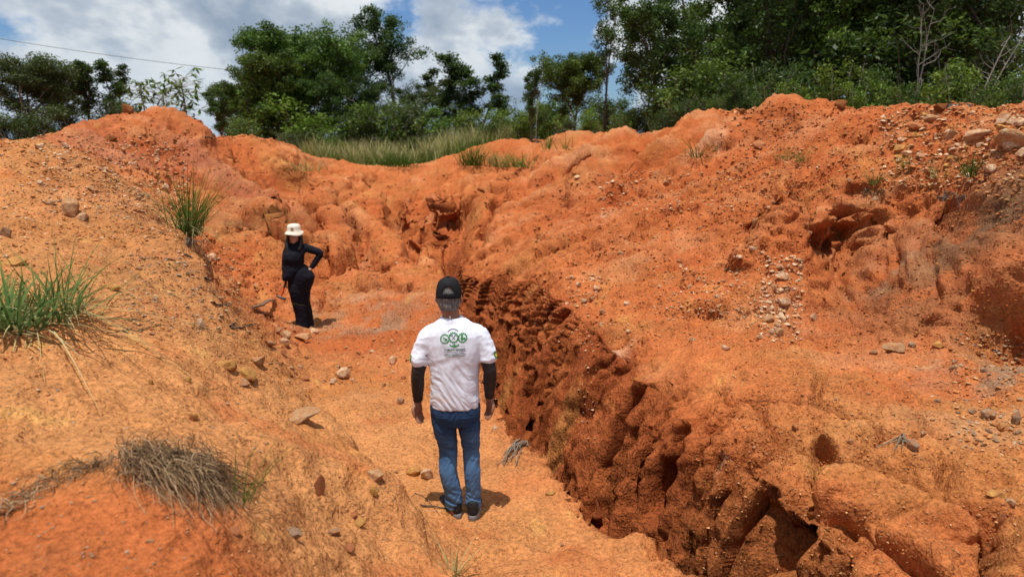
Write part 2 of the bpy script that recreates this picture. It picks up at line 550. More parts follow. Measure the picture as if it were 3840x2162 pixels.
YY = np.stack([np.interp(np.arange(NC), cs, Yc[:, j]) for j in range(NRW)], 1)      # (NC, NRW)
CC = np.repeat(CA[:, None], NRW, 1)
X, Z, WALL, SEC, FR = place(CC, YY)
V = np.stack([X, YY, Z], -1).reshape(-1, 3)
wall = WALL.ravel()
sec = SEC.ravel()


def grid_normals(Vg):
    du = np.gradient(Vg, axis=0)
    dv = np.gradient(Vg, axis=1)
    n = np.cross(du, dv)
    n /= np.linalg.norm(n, axis=-1, keepdims=True) + 1e-9
    return np.where(n[..., 2:3] < -.3, -n, n)


def cells(p, seed):
    """F2 - F1 of a jittered cell pattern, 2D"""
    fl = np.floor(p).astype(np.int64)
    f1 = np.full(len(p), 9.0, np.float32)
    f2 = np.full(len(p), 9.0, np.float32)
    for dx in (-1, 0, 1):
        for dy in (-1, 0, 1):
            cx, cy = fl[:, 0] + dx, fl[:, 1] + dy
            h = _hash(cx, cy, cx * 0, seed)
            jx = (h & np.uint32(1023)).astype(np.float32) / 1023
            jy = ((h >> np.uint32(10)) & np.uint32(1023)).astype(np.float32) / 1023
            d = np.hypot(cx + jx - p[:, 0], cy + jy - p[:, 1])
            f2 = np.minimum(f2, np.maximum(d, f1))
            f1 = np.minimum(f1, d)
    return f2 - f1


Nn = grid_normals(V.reshape(NC, NRW, 3)).reshape(-1, 3)
x, y, z = V[:, 0].copy(), V[:, 1].copy(), V[:, 2].copy()
near = sstep(45, 20, y)
steep = 1 - np.clip(Nn[:, 2], 0, 1)
land = 1 - wall
# where rills run down towards the gully's head
hx, hy = lip_x(np.array([14.3]))[0] + .1, 14.0
ra = np.arctan2(x - hx, np.maximum(y - hy + 1.0, .05))
rd = np.hypot(x - hx, y - hy)
fan = sstep(10.5, 13.5, y) * sstep(31, 24, y) * sstep(1.5, 5, rd) * sstep(11, 7, np.abs(x - hx))
rill = ridged(np.stack([ra * 3.1 + fbm(np.stack([x * .35, y * .35, x * 0], -1), 2, 61) * .6, rd * .10, rd * 0], -1), 3, 41)
D = np.zeros(len(V), np.float32)
smooth_path = np.exp(-(((x + .4) / 1.0) ** 2 + ((y - 4.5) / 1.0) ** 2))           # trodden ground round the standing man
sand = sstep(1.5, -2.5, x + .25 * (y - 4)) * sstep(9, 6, y)                       # loose sand of the left slope
rough = (1 - .65 * smooth_path) * (1 - .35 * sand)
D += land * near * (.09 * fbm(V * .55, 3, 11) * sstep(3, 9, y) * (1 - .6 * sstep(2.4, 3.0, z)) + .075 * fbm(V * 1.7, 3, 12) * rough * sstep(1, 3.5, y))
D += land * near * fan * .45 * rill
bul = cells(V[:, :2] * .62 + .45 * np.stack([fbm(V * .5, 2, 62), fbm(V * .5, 2, 63)], -1), 64)
vall = sstep(10.5, 12.5, y) * sstep(30, 26, y) * sstep(7, 5, np.abs(x - hx + 1.2)) * sstep(2.8, 2.0, z)
D += land * near * vall * (.17 * (1 - np.exp(-bul / .05)) - .12)
bul2 = cells(V[:, :2] * 1.9 + .5 * np.stack([fbm(V * 1.2, 2, 65), fbm(V * 1.2, 2, 66)], -1), 67)
D += land * near * sstep(6, 8, y) * sstep(30, 24, y) * .06 * sstep(3.0, 2.2, z) * (1 - np.exp(-bul2 / .05) - .7) * sstep(-.2, .3, fbm(V * .6, 2, 68))
# lumps, clods and crumbs
cl = ridged(V * np.array([4.2, 4.2, 6.0]), 2, 21)
D += land * near * rough * (.030 + .045 * sstep(5, 12, y)) * cl
D += land * near * rough * .040 * fbm(V * 6.5, 2, 31)
D += land * near * (.030 * rough * sstep(.15, .7, fbm(V * 5.5, 2, 34)))
# ragged, rutted right slope: runnels down towards the gully
wy = y + .5 * fbm(V * .45, 2, 54)
runs = ridged(np.stack([wy * 1.15 + x * .12, x * .16, z * .15], -1), 3, 51)
mrun = sstep(.5, 1.6, x - rim_x(y)) * sstep(6.5, 9, y) * sstep(24, 16, y)
D += land * near * mrun * .13 * runs * sstep(3.0, 2.2, z)
runl = ridged(np.stack([wy * .9 - x * .2, x * .14, z * .15], -1), 3, 52)
mrunl = sstep(-1.5, -3.5, x) * sstep(11.5, 13.5, y) * sstep(24, 19, y)
D += land * near * mrunl * .12 * runl
# slumped blocks along the right rim, in front
blk = sstep(6.3, 5.2, y) * sstep(-.25, .0, x - rim_x(y)) * sstep(2.0, 1.1, x - rim_x(y)) * (sec >= 3)
vb = V + .12 * np.stack([fbm(V * 1.6, 2, 71), fbm(V * 1.6, 2, 72), fbm(V * 1.6, 2, 73)], -1)


SEEDS = [at_z(px, py, .38)[:2] for px, py in [(2450, 1380), (2560, 1500), (2690, 1640), (2890, 1760), (2850, 1520), (3060, 1640), (3220, 1830), (3260, 1600), (3450, 1740), (3540, 2000), (3720, 1830), (3600, 1620), (3860, 2080), (3230, 2080), (3020, 1930), (3400, 2250)]]
f1, f2 = np.full(len(V), 9.0), np.full(len(V), 9.0)
for sx_, sy_ in SEEDS:
    d_ = np.hypot(vb[:, 0] - sx_, vb[:, 1] - sy_)
    f2 = np.minimum(f2, np.maximum(d_, f1))
    f1 = np.minimum(f1, d_)
crack = f2 - f1
D += blk * (.26 * (1 - np.exp(-crack / .06)) - .18 + .07 * fbm(V * 2.4, 3, 82) + .05 * ridged(V * np.array([5, 5, 4.0]), 2, 83) + .035 * fbm(V * 8, 2, 84))
# hard crust with cracks elsewhere on the steep faces
crack2 = cells((V[:, :2] + V[:, 2:3] * .6) * 2.4 + .3 * fbm(V * 2, 2, 91)[:, None], 92)
D += land * near * steep * .10 * (1 - np.exp(-crack2 / .12) - .6) * sstep(3, 5, y)
# gully walls: flutes, ribs and hollows, hanging vertically
vs = np.stack([x * 3.0, y * 3.0, z * .55], -1)
fl1 = fbm(np.stack([x * .6, y * 1.5, z * .22], -1), 3, 101)
wy = y + .10 * fl1 + .03 * fbm(V * 1.5, 2, 113) - .10 * z                     # along the wall
fl2 = perlin(np.stack([wy * 5.0, z * .16, sec * 7.3], -1), 111)
fl3 = perlin(np.stack([wy * 15.0, z * .5, sec * 5.1], -1), 112)
fl4 = perlin(np.stack([wy * 1.9, z * .15, sec * 3.3], -1), 114)
hol = perlin(np.stack([wy * 1.7, z * .9, sec * 2.7], -1), 121)
hol2 = perlin(np.stack([wy * 4.0, z * 1.5, sec * 1.7], -1), 122)
top = np.where(sec == 3, sstep(1.0, .86, FR.ravel()), 1.0)
wamp = np.where(sec == 1, .35, 1.0) * sstep(0, 2, gully_depth(y))
slot = np.clip(1 - np.abs(fl2 + .06 * hol2) / .12, 0, 1) ** .6 * sstep(-.2, .02, hol)
slot3 = np.clip(1 - np.abs(fl3) / .14, 0, 1) * sstep(-.3, .2, hol2)
chip = fbm(V * np.array([6, 13, 6.0]), 2, 131)
rib = ridged(np.stack([wy * 9, z * .5, sec], -1), 2, 133)
D += wall * wamp * (.08 * fl1 + .09 * fl4 + .06 * fl2 - .58 * slot * top - .09 * slot3 + .040 * chip + .04 * rib + .05 * ridged(V * np.array([2.0, 2.6, 2.4]), 2, 135))
V = V + Nn * D[:, None] * np.where(wall[:, None] > .3, np.array([1, 1, .55]), 1)

# hollows and overhangs: a round pocket pressed into the ground (place, radii, push direction, depth)
POCKETS = [
    (at(3230, 985, 9.0), (.50, .8, .68), (.05, 1, -.15), 1.4), (at(3060, 960, 9.0), (.2, .5, .34), (.1, 1, 0), .45), (at(3370, 1020, 8.6), (.22, .5, .38), (0, 1, 0), .55),
    (at(2900, 860, 9.7), (.34, .6, .28), (.1, 1, -.1), .75), (at(3090, 750, 9.6), (.22, .4, .14), (0, 1, 0), .4), (at(3250, 730, 9.4), (.25, .4, .12), (0, 1, 0), .4), (at(3530, 850, 7.9), (.46, .7, .58), (.2, 1, -.1), 1.1),
    (at(3600, 960, 7.3), (.3, .4, .3), (.3, 1, 0), .3), (at(3540, 1240, 6.55), (.09, .3, .10), (0, 1, -.3), .28), (at(3830, 1270, 6.0), (.42, .5, .55), (.7, .5, -.8), .8),
    (at(1000, 790, 14.8), (.30, .5, .35), (.2, 1, -.2), .7), (at(1745, 830, 18.9), (.45, .8, .4), (.1, 1, -.2), .5), (at(1640, 860, 17.8), (.18, .7, .4), (0, .8, -.7), .7),
    (at(1690, 1010, 14.6), (.15, .6, .35), (0, 1, -.6), .8), (at(1215, 1150, 11.9), (.6, .35, .2), (0, .7, -.7), .3), (at(1310, 1240, 10.2), (.12, .3, .12), (0, .7, -.7), .35),
    (at(1180, 990, 13.6), (.35, .8, .5), (.4, .8, -.6), .6), (at(1110, 650, 19.2), (.6, 1.0, .5), (0, .8, -.7), .8), (at(560, 830, 7.2), (.45, .35, .10), (0, .8, -.5), .22), (at(2130, 770, 15.3), (.12, .5, .2), (0, .8, -.7), .45),
    (at(1330, 900, 16.2), (.2, .9, .5), (0, .8, -.8), .6), (at(1560, 900, 17.0), (.15, 1.3, .6), (-.1, .8, -.8), .6), (at(1480, 800, 20.0), (.16, 1.3, .6), (0, .8, -.8), .6),
    (at(2760, 1010, 8.7), (.20, .35, .12), (0, 1, -.3), .3), (at(3100, 1720, 4.55), (.07, .2, .16), (.3, 1, -.6), .25), (at(3720, 2140, 3.4), (.13, .2, .12), (.3, 1, -.5), .3), (at(2650, 730, 12.7), (.35, .4, .08), (0, 1, 0), .15),
    (at(2480, 490, 17.6), (.3, .4, .2), (0, 0, -1), .0), (at(2200, 990, 10.9), (.5, .18, .15), (0, .7, -.7), .2), (at(2050, 900, 13.0), (.6, .2, .15), (0, .7, -.7), .22), (at(2380, 640, 15.6), (.6, .25, .15), (0, .7, -.7), .2),
]
for c, rad, d, dep in POCKETS:
    q = (V - c) / np.array(rad)
    m = np.exp(-np.clip((q ** 2).sum(1), 0, 30) ** 1.5)
    d = np.array(d, float)
    V += (m * dep)[:, None] * (d / np.linalg.norm(d))

# the lip stays clear of the air: nothing of the left bank hangs into the frame
ii = np.arange(NC * NRW).reshape(NC, NRW)
F = np.stack([ii[:-1, :-1], ii[1:, :-1], ii[1:, 1:], ii[:-1, 1:]], -1).reshape(-1, 4)
ground_me = mesh_np('ground', V, F)

# ---- soil colours: bands and patches of the soil, plus shade painted into rills and scarp
x, y, z = V[:, 0], V[:, 1], V[:, 2]
n1 = fbm(V * .8, 4, 201)
n2 = fbm(V * 2.6, 3, 202)
n3 = fbm(V * 6.0, 2, 203)


def mixc(c, col, w):
    w = np.clip(w, 0, 1)[:, None]
    return c * (1 - w) + np.array(col) * w


OCHRE, SAND, RED, ORANGE, DEEP, PURPLE, PALE, GREY, YELLOW, BROWN = ((.44, .172, .054), (.51, .222, .080), (.39, .092, .027), (.48, .146, .047), (.28, .060, .018), (.35, .125, .080), (.68, .44, .28), (.27, .195, .125), (.53, .30, .085), (.15, .085, .045))
c = np.tile(np.array(ORANGE), (len(V), 1))
c = mixc(c, OCHRE, sstep(-.1, .6, n1) * .8)
left = sstep(.4, -1.2, x + .12 * (y - 5)) * sstep(9.6, 8.2, y)
c = mixc(c, SAND, left * (.85 + .3 * n2))
c = mixc(c, SAND, sstep(.3, -.3, x - lip_x(y)) * sstep(7.5, 5.5, y) * .6)
c = mixc(c, OCHRE, left * sstep(.15, .5, n1 + .3 * n3) * .8)
c = mixc(c, (.36, .155, .06), left * np.exp(-(((x + 3.0 + .55 * (y - 5.5)) / .7) ** 2)) * sstep(3.8, 5, y) * sstep(-.2, .3, n2 + .1) * .8)      # darker brown band
c = mixc(c, RED, sstep(2.55, 2.1, y + .15 * n1) * sstep(.6, -.2, x) * .75)                   # red corner mound
c = mixc(c, RED, np.exp(-(((x + 1.9) / 1.8) ** 2 + ((y - 9.2) / 1.8) ** 2)) * (.75 + .5 * n2))   # red ground in the basin
c = mixc(c, GREY, np.exp(-(((x + 2.6) / 1.3) ** 2 + ((y - 11.3) / .9) ** 2)) * sstep(-.3, .4, n2) * .65)
c = mixc(c, GREY, np.exp(-(((x + 2.15) / .9) ** 2 + ((y - 10.3) / .55) ** 2)) * sstep(-.2, .4, n2 + .2) * .7)
c = mixc(c, PURPLE, np.exp(-(((x + 8.0) / 2.6) ** 2 + ((y - 16.2) / 2.0) ** 2)) * sstep(-.2, .35, n1 + .3) * .8)
c = mixc(c, RED, sstep(1.0, 2.8, x - rim_x(y) - .2 * y + 1.2) * sstep(5, 7, y) * sstep(15, 10, y) * (.55 + .5 * n1) * sstep(1.6, 2.6, z + .4 * n1 + .1 * (x - 3)))
c = mixc(c, OCHRE, sstep(.0, .5, x - rim_x(y)) * sstep(5.6, 4.6, y) * (.8 + .3 * n2))
c = mixc(c, SAND, sstep(.0, .5, x - rim_x(y)) * sstep(5.6, 4.6, y) * sstep(-.1, .5, n1) * .5)
c = mixc(c, YELLOW, sstep(.42, .75, n2 + .25 * n3) * .35 * sstep(30, 20, y))
wl = wall * (sec >= 1)
c = mixc(c, RED, wl * .6)
c = mixc(c, DEEP, wl * sstep(-.1, .5, n1 + .6 * fl1) * .7)
c = mixc(c, YELLOW, wl * sstep(.38, .66, fbm(np.stack([wy * 1.6, z * .4, sec], -1), 3, 211)) * .3)
c = mixc(c, PALE, wl * sstep(.48, .66, fbm(np.stack([wy * 2.2 + 9, z * .35, sec], -1), 3, 212)) * .6)
c = mixc(c, OCHRE, wl * sstep(5.6, 4.0, y) * .45)
c = mixc(c, RED, land * sstep(.2, 1.5, x - rim_x(y)) * sstep(5.5, 8, y) * sstep(22, 15, y) * .35)
# dark topsoil of the right-hand scarp, deepened in colour for the overhang's shade
ts = at(3600, 860, 7.6)
c = mixc(c, BROWN, np.exp(-(((x - ts[0] - .2) / 1.2) ** 2 + ((y - ts[1] + .1) / 1.0) ** 2)) * sstep(-.55, .1, n2 + .1) * .95)
gs = at(3740, 1430, 5.4)
c = mixc(c, GREY, np.exp(-(((x - gs[0]) / .9) ** 2 + ((y - gs[1]) / .8) ** 2)) * sstep(-.3, .4, n2) * .75)
gs = at(3340, 1090, 8.2)
c = mixc(c, GREY, np.exp(-(((x - gs[0]) / .5) ** 2 + ((y - gs[1]) / .4) ** 2)) * sstep(-.3, .4, n2) * .6)
c = mixc(c, (.50, .22, .10), mrun * sstep(.15, .6, runs + .3 * n2) * .55)                 # washed crests of the runnels
c = mixc(c, RED, mrun * sstep(-.1, -.6, runs + .3 * n2) * .7)
c = mixc(c, RED, fan * sstep(.0, -.6, rill + .3 * n2) * .7)  # rill bottoms darkened in the colour to strengthen their shade
c = mixc(c, (.52, .23, .10), fan * sstep(.2, .6, rill + .3 * n2) * .35)
c = mixc(c, DEEP, sstep(.3, .8, fbm(V * .5, 3, 205)) * .22 * sstep(5, 8, y) * sstep(30, 26, y))
c = mixc(c, (.55, .25, .115), sstep(.12, .55, fbm(V * np.array([.5, .9, .8]), 4, 206)) * .42 * sstep(5, 7, y) * sstep(33, 28, y) * land)      # dusty, bleached crust
c = mixc(c, (.42, .112, .036), sstep(.1, .5, fbm(V * 1.3, 3, 207)) * .5 * land * sstep(30, 25, y))
# pale vein down the right slope
VEIN = P2((2780, 640, 13.6), (2600, 650, 13.9), (2480, 665, 14.3), (2400, 720, 13.8), (2300, 770, 13.4), (2200, 830, 13.2))
dv_, _, tv_ = poly_sd(x, y, VEIN)
c = mixc(c, PALE, np.exp(-(dv_ / (.06 + .14 * sstep(.5, .1, tv_))) ** 2) * (.30 + .9 * n2 + .4 * n3) * sstep(1, .8, tv_) * sstep(0, .15, tv_))
# gravelly pale flank in the upper right corner, bleached strip on the left bank
gs = at(3500, 560, 10)
c = mixc(c, OCHRE, np.exp(-(((x - gs[0]) / 2.2) ** 2 + ((y - gs[1]) / 1.3) ** 2)) * sstep(-.2, .4, n2) * .6)
c = mixc(c, GREY, sstep(33, 38, y) * .8)                                              # forest floor and far land
c = mixc(c, (.10, .11, .035), sstep(37, 44, y + 3 * n1) * .85)
c = mixc(c, (.16, .14, .06), sstep(28.5, 30.5, y + n1) * sstep(3, 1, np.abs(x + 3.2) - 1.5) * .7)
c *= (1 + .16 * n3 + .10 * n2)[:, None]
add_color(ground_me, 'soil', np.clip(c, .01, .9))
wat = ground_me.attributes.new('steep', 'FLOAT', 'POINT')
wat.data.foreach_set('value', np.clip(wall + sstep(.35, .7, steep), 0, 1).astype(np.float32))

m_soil, g = new_mat('soil')
tco = g.n('ShaderNodeTexCoord').outputs['Object']
att = g.n('ShaderNodeAttribute', attribute_name='soil').outputs['Color']
fine = g.noise(tco, 38, 5, .62)
grain = g.noise(tco, 150, 3, .6)
mid = g.noise(tco, 9, 4, .6, .3)
tone = g.ramp(fine, [(.30, .55), (.48, .95), (.68, 1.25)])
colr = g.mix(1.0, att, tone, 'MULTIPLY')
spk = g.ramp(grain, [(.36, .72), (.52, 1.0), (.70, 1.22)])
colr = g.mix(.75, colr, spk, 'MULTIPLY')
vor = g.n('ShaderNodeTexVoronoi', feature='F1', ins={'Scale': 34.0, 'Randomness': 1.0})
g.t.links.new(tco, vor.inputs['Vector'])
clod = g.ramp(vor.outputs['Distance'], [(.0, 1.0), (.55, .0)])
patch = g.ramp(g.noise(tco, .9, 3, .6), [(.38, .35), (.62, 1.0)])
nr = bump(g, mid, .7, .06)
nr = bump(g, clod, g.math('MULTIPLY', patch, .75), .02, nr)
nr = bump(g, fine, g.math('MULTIPLY', patch, .75), .022, nr)
nr = bump(g, grain, .8, .007, nr)
stp = g.n('ShaderNodeAttribute', attribute_name='steep').outputs['Fac']
map_ = g.n('ShaderNodeMapping', ins={'Vector': tco, 'Scale': (26, 26, 4)}).outputs[0]
streak = g.noise(map_, 1.0, 4, .62)
nr = bump(g, streak, g.math('MULTIPLY', stp, .9), .05, nr)
finish(g, colr, .95, .08, nr)
ground = link('ground', ground_me, m_soil)
tag(ground, 'bare eroded orange and red soil cut by a deep gully', kind='structure')

# ground look-ups for everything that stands on it
bvh = BVHTree.FromPolygons([Vector(v) for v in V[::1]], [tuple(f) for f in F.tolist()]) if False else None
bpy.context.view_layer.update()
GB = BVHTree.FromObject(ground, bpy.context.evaluated_depsgraph_get())


def pix_dir(px, py):
    a, b = (px - CX) / FPX, (CY - py) / FPX
    d = Vector((a, math.cos(PITCH) + b * math.sin(PITCH), -math.sin(PITCH) + b * math.cos(PITCH)))
    return d.normalized()


CAMV = Vector(CAM)


def hit_pix(px, py):
    """where the line of sight through a pixel meets the ground"""
    for k in range(12):
        loc, nrm, _, _ = GB.ray_cast(CAMV, pix_dir(px, py + 8 * k))
        if loc is not None and loc.y < 60:
            return loc, nrm
    return None, None


def hit_down(x, y, top=30.0):
    loc, nrm, _, _ = GB.ray_cast(Vector((x, y, top)), Vector((0, 0, -1)))
    return (loc, nrm) if loc is not None else (Vector((x, y, 2.4)), Vector((0, 0, 1)))


def gz(x, y):
    return hit_down(x, y)[0].z
# ================================================================ VEGETATION
def leaf_mat(name, dark, light, trans=.3, rough=.45):
    m, g = new_mat(name)
    at_ = g.n('ShaderNodeAttribute', attribute_name='leaf').outputs['Fac']
    oi = g.n('ShaderNodeObjectInfo').outputs['Random']
    c = g.mix(at_, dark, light)
    hs = g.n('ShaderNodeHueSaturation', ins={'Color': c, 'Hue': g.math('ADD', g.math('MULTIPLY', oi, .03), .485), 'Value': g.math('ADD', g.math('MULTIPLY', oi, .35), .82)}).outputs[0]
    d = g.n('ShaderNodeBsdfPrincipled', ins={'Base Color': hs, 'Roughness': rough, 'Specular IOR Level': .22}).outputs[0]
    tl = g.n('ShaderNodeBsdfTranslucent', ins={'Color': g.mix(.5, hs, (.12, .20, .02))}).outputs[0]
    mx = g.n('ShaderNodeMixShader', ins={0: trans, 1: d, 2: tl}).outputs[0]
    finish(g, None, shader=mx)
    return m


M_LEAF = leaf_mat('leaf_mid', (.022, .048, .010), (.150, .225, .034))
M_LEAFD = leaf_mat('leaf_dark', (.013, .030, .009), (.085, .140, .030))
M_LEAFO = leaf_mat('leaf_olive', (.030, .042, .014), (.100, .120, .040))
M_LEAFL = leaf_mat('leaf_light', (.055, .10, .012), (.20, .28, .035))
M_BARK = simple_mat('bark', (.10, .075, .055), .95, .45, 14, .6)
M_BARKP = simple_mat('bark_pale', (.30, .27, .23), .95, .35, 10, .5)
M_BARKR = simple_mat('bark_red', (.17, .095, .060), .95, .35, 10, .5)


def frames(P):
    T = np.gradient(P, axis=0)
    T /= np.linalg.norm(T, axis=1, keepdims=True) + 1e-9
    ref = np.array([0, 0, 1.0]) if abs(T[0, 2]) < .8 else np.array([1.0, 0, 0])
    Us, Ws = [], []
    u = np.cross(T[0], ref)
    for t in T:
        u = u - t * (u @ t)
        u = u / (np.linalg.norm(u) + 1e-9)
        Us.append(u)
        Ws.append(np.cross(t, u))
    return T, np.array(Us), np.array(Ws)


class MB:
    """collects tubes and quads into one mesh"""
    def __init__(s):
        s.v, s.f, s.n = [], [], 0
        s.c = []

    def add(s, v, f, c=0.5):
        v = np.asarray(v, float)
        s.v.append(v)
        s.f.append(np.asarray(f, int) + s.n)
        s.c.append(np.full(len(v), c) if np.isscalar(c) else np.asarray(c, float))
        s.n += len(v)

    def tube(s, P, r, k=6, c=.5, flat=1.0):
        P = np.asarray(P, float)
        r = np.broadcast_to(np.asarray(r, float), (len(P),))
        T, U, W = frames(P)
        a = np.linspace(0, 2 * math.pi, k, endpoint=False)
        ring = P[:, None] + r[:, None, None] * (np.cos(a)[None, :, None] * U[:, None] + flat * np.sin(a)[None, :, None] * W[:, None])
        v = ring.reshape(-1, 3)
        n = len(P)
        i = np.arange(n - 1)[:, None] * k
        j = np.arange(k)[None]
        f = np.stack([i + j, i + (j + 1) % k, i + k + (j + 1) % k, i + k + j], -1).reshape(-1, 4)
        s.add(v, f, c)

    def leaves(s, P, size, nrm_up=.6, aspect=.5, col=None, droop=0.0, axis=None):
        """diamond leaves at points P"""
        n = len(P)
        d = rng.normal(size=(n, 3)) if axis is None else axis + rng.normal(size=(n, 3)) * .45
        d[:, 2] -= droop
        d /= np.linalg.norm(d, axis=1, keepdims=True)
        up = rng.normal(size=(n, 3)) * (1 - nrm_up) + np.array([0, 0, nrm_up])
        sd_ = np.cross(d, up)
        sd_ /= np.linalg.norm(sd_, axis=1, keepdims=True) + 1e-9
        L = (size * rng.uniform(.65, 1.25, n))[:, None]
        a = P
        b = P + d * L * .5 + sd_ * L * aspect * .5
        t = P + d * L
        e = P + d * L * .5 - sd_ * L * aspect * .5
        v = np.stack([a, b, t, e], 1).reshape(-1, 3)
        f = np.arange(4 * n).reshape(n, 4)
        c = rng.uniform(0, 1, n) if col is None else col
        s.add(v, f, np.repeat(c, 4))

    def mesh(s, name, smooth=True):
        me = mesh_np(name, np.concatenate(s.v), np.concatenate(s.f), smooth)
        a = me.attributes.new('leaf', 'FLOAT', 'POINT')
        a.data.foreach_set('value', np.concatenate(s.c).astype(np.float32))
        return me


def bend(p0, d, L, n=6, wig=.15, up=.1):
    P = [np.array(p0, float)]
    d = np.array(d, float) / np.linalg.norm(d)
    for i in range(n):
        d = d + rng.normal(size=3) * wig + np.array([0, 0, up])
        d /= np.linalg.norm(d)
        P.append(P[-1] + d * L / n)
    return np.array(P)


def tree_proto(h=8.0, r=.14, first=.35, nb=9, blen=.38, spread=.9, up=.12, clumps=4, crad=.55, leaves=90, lsize=.17, lean=(0, 0), fork=0, aspect=.5, droop=0.1, flatc=.7, nrm=.5, top=True, bare=0.0, wig=.12):
    """one tree standing at the origin: (trunk mesh builder, crown mesh builder)"""
    T, C = MB(), MB()
    stems = []
    main = bend((0, 0, -.3), (lean[0], lean[1], 1), h * .92, 9, .06, .03)
    stems.append((main, r))
    for k in range(fork):
        i = 3 + k
        a = rng.uniform(0, 6.28)
        q = bend(main[i], (math.cos(a) * .55, math.sin(a) * .55, 1), h * .92 - main[i][2], 7, .08, .05)
        stems.append((q, r * .7))
    ends = []
    for P, rr in stems:
        T.tube(P, np.linspace(rr, rr * .22, len(P)), 7)
        zs = np.linspace(first, 1.0, nb)
        for i, f in enumerate(zs):
            q = f * (len(P) - 1)
            i0 = min(int(q), len(P) - 2)
            p = P[i0] + (P[i0 + 1] - P[i0]) * (q - i0)
            if p[2] < first * h * .8:
                continue
            a = i * 2.4 + rng.uniform(-.5, .5)
            L = h * blen * (1.05 - .55 * f) * rng.uniform(.7, 1.2)
            B = bend(p, (math.cos(a) * spread, math.sin(a) * spread, .45), L, 6, wig, up)
            br = rr * .42 * (1.1 - f * .6)
            T.tube(B, np.linspace(br, br * .25, len(B)), 5)
            for k in range(clumps):
                j = rng.integers(2, len(B))
                dd = rng.normal(size=3) * .8 + (B[-1] - B[0]) / L * .6 + np.array([0, 0, .3])
                tw = bend(B[j], dd, L * rng.uniform(.25, .5), 4, .2, .1)
                T.tube(tw, np.linspace(br * .3, br * .1, len(tw)), 4)
                if rng.uniform() > bare:
                    ends.append(tw[-1])
                    if rng.uniform() < .5:
                        ends.append(tw[2])
            if rng.uniform() > bare:
                ends.append(B[-1])
        if top:
            ends.append(P[-1])
    for e in ends:
        n = int(leaves * rng.uniform(.5, 1.3))
        rad = crad * rng.uniform(.6, 1.25)
        q = rng.normal(size=(n, 3))
        q /= np.linalg.norm(q, axis=1, keepdims=True)
        q *= (rng.uniform(0, 1, n) ** .45)[:, None] * rad
        q[:, 2] *= flatc
        base = rng.uniform(.15, .85)
        C.leaves(e + q, lsize, nrm, aspect, np.clip(base + rng.normal(size=n) * .22, 0, 1), droop)
    return T, C


def shrub_proto(h=2.5, w=1.3, stems=9, clumps=5, leaves=45, lsize=.15, aspect=.45, droop=.15, crad=.35, nrm=.5):
    T, C = MB(), MB()
    for k in range(stems):
        a = rng.uniform(0, 6.28)
        q = rng.uniform(.1, 1)
        B = bend((rng.normal() * .08, rng.normal() * .08, -.15), (math.cos(a) * w * q / h, math.sin(a) * w * q / h, 1), h * rng.uniform(.6, 1.05), 6, .14, .06)
        T.tube(B, np.linspace(.022, .006, len(B)), 5)
        for j in range(clumps):
            f = rng.uniform(.25, 1)
            i0 = min(int(f * 6), 5)
            p = B[i0] + (B[i0 + 1] - B[i0]) * rng.uniform()
            tw = bend(p, rng.normal(size=3) + np.array([0, 0, .6]), .35 * rng.uniform(.5, 1.4), 3, .2, .1)
            T.tube(tw, [.008, .006, .004, .003], 4)
            n = int(leaves * rng.uniform(.5, 1.3))
            v = rng.normal(size=(n, 3))
            v /= np.linalg.norm(v, axis=1, keepdims=True)
            v *= (rng.uniform(0, 1, n) ** .5)[:, None] * crad * rng.uniform(.6, 1.2)
            base = rng.uniform(.15, .85)
            C.leaves(tw[-1] + v, lsize, nrm, aspect, np.clip(base + rng.normal(size=n) * .22, 0, 1), droop)
    return T, C


class Proto:
    def __init__(s, name, TC, bark, leaf):
        s.h = max(v[:, 2].max() for v in TC[1].v) if TC[1].v else max(v[:, 2].max() for v in TC[0].v)
        s.t = TC[0].mesh(name + '_trunk')
        s.t.materials.append(bark)
        s.c = None
        if TC[1].v:
            s.c = TC[1].mesh(name + '_crown', smooth=False)
            s.c.materials.append(leaf)


def plant(kind, proto, px, top_py, Y, label, cat, group=None, rot=None, sx=1.0, base=None, leaf=None, stem='trunk', crown='crown'):
    """stand a copy of a prototype on the ground so that its top reaches the height the photograph shows"""
    p = at(px, top_py, Y)
    zb = gz(p[0], Y) if base is None else base
    sc = (p[2] - zb) / proto.h
    o = bpy.data.objects.new(kind, None)
    COL.objects.link(o)
    o.location = (p[0], Y, zb)
    o.rotation_euler = (0, 0, rng.uniform(0, 6.28) if rot is None else rot)
    o.scale = (sc * sx, sc * sx, sc)
    o.empty_display_size = .2
    tag(o, label, cat, group)
    link(stem, proto.t, None, o)
    if proto.c:
        cme = proto.c
        co = link(crown, cme, None, o)
        if leaf is not None:
            co.material_slots[0].link = 'OBJECT'
            co.material_slots[0].material = leaf
    return o


PR = {}
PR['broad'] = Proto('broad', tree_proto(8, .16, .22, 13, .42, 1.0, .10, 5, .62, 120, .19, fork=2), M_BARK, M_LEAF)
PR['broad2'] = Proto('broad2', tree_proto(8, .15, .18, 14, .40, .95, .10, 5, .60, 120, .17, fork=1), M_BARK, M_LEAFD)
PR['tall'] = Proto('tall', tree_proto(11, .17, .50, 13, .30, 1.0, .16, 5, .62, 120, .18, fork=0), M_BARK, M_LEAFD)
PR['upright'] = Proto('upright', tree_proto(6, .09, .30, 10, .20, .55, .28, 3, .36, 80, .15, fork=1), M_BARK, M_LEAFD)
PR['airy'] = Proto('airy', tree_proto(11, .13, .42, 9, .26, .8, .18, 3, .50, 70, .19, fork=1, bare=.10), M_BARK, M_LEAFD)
PR['droopy'] = Proto('droopy', tree_proto(6, .10, .22, 13, .36, .9, .10, 5, .50, 80, .17, fork=2, aspect=.34, droop=.7), M_BARKP, M_LEAFO)
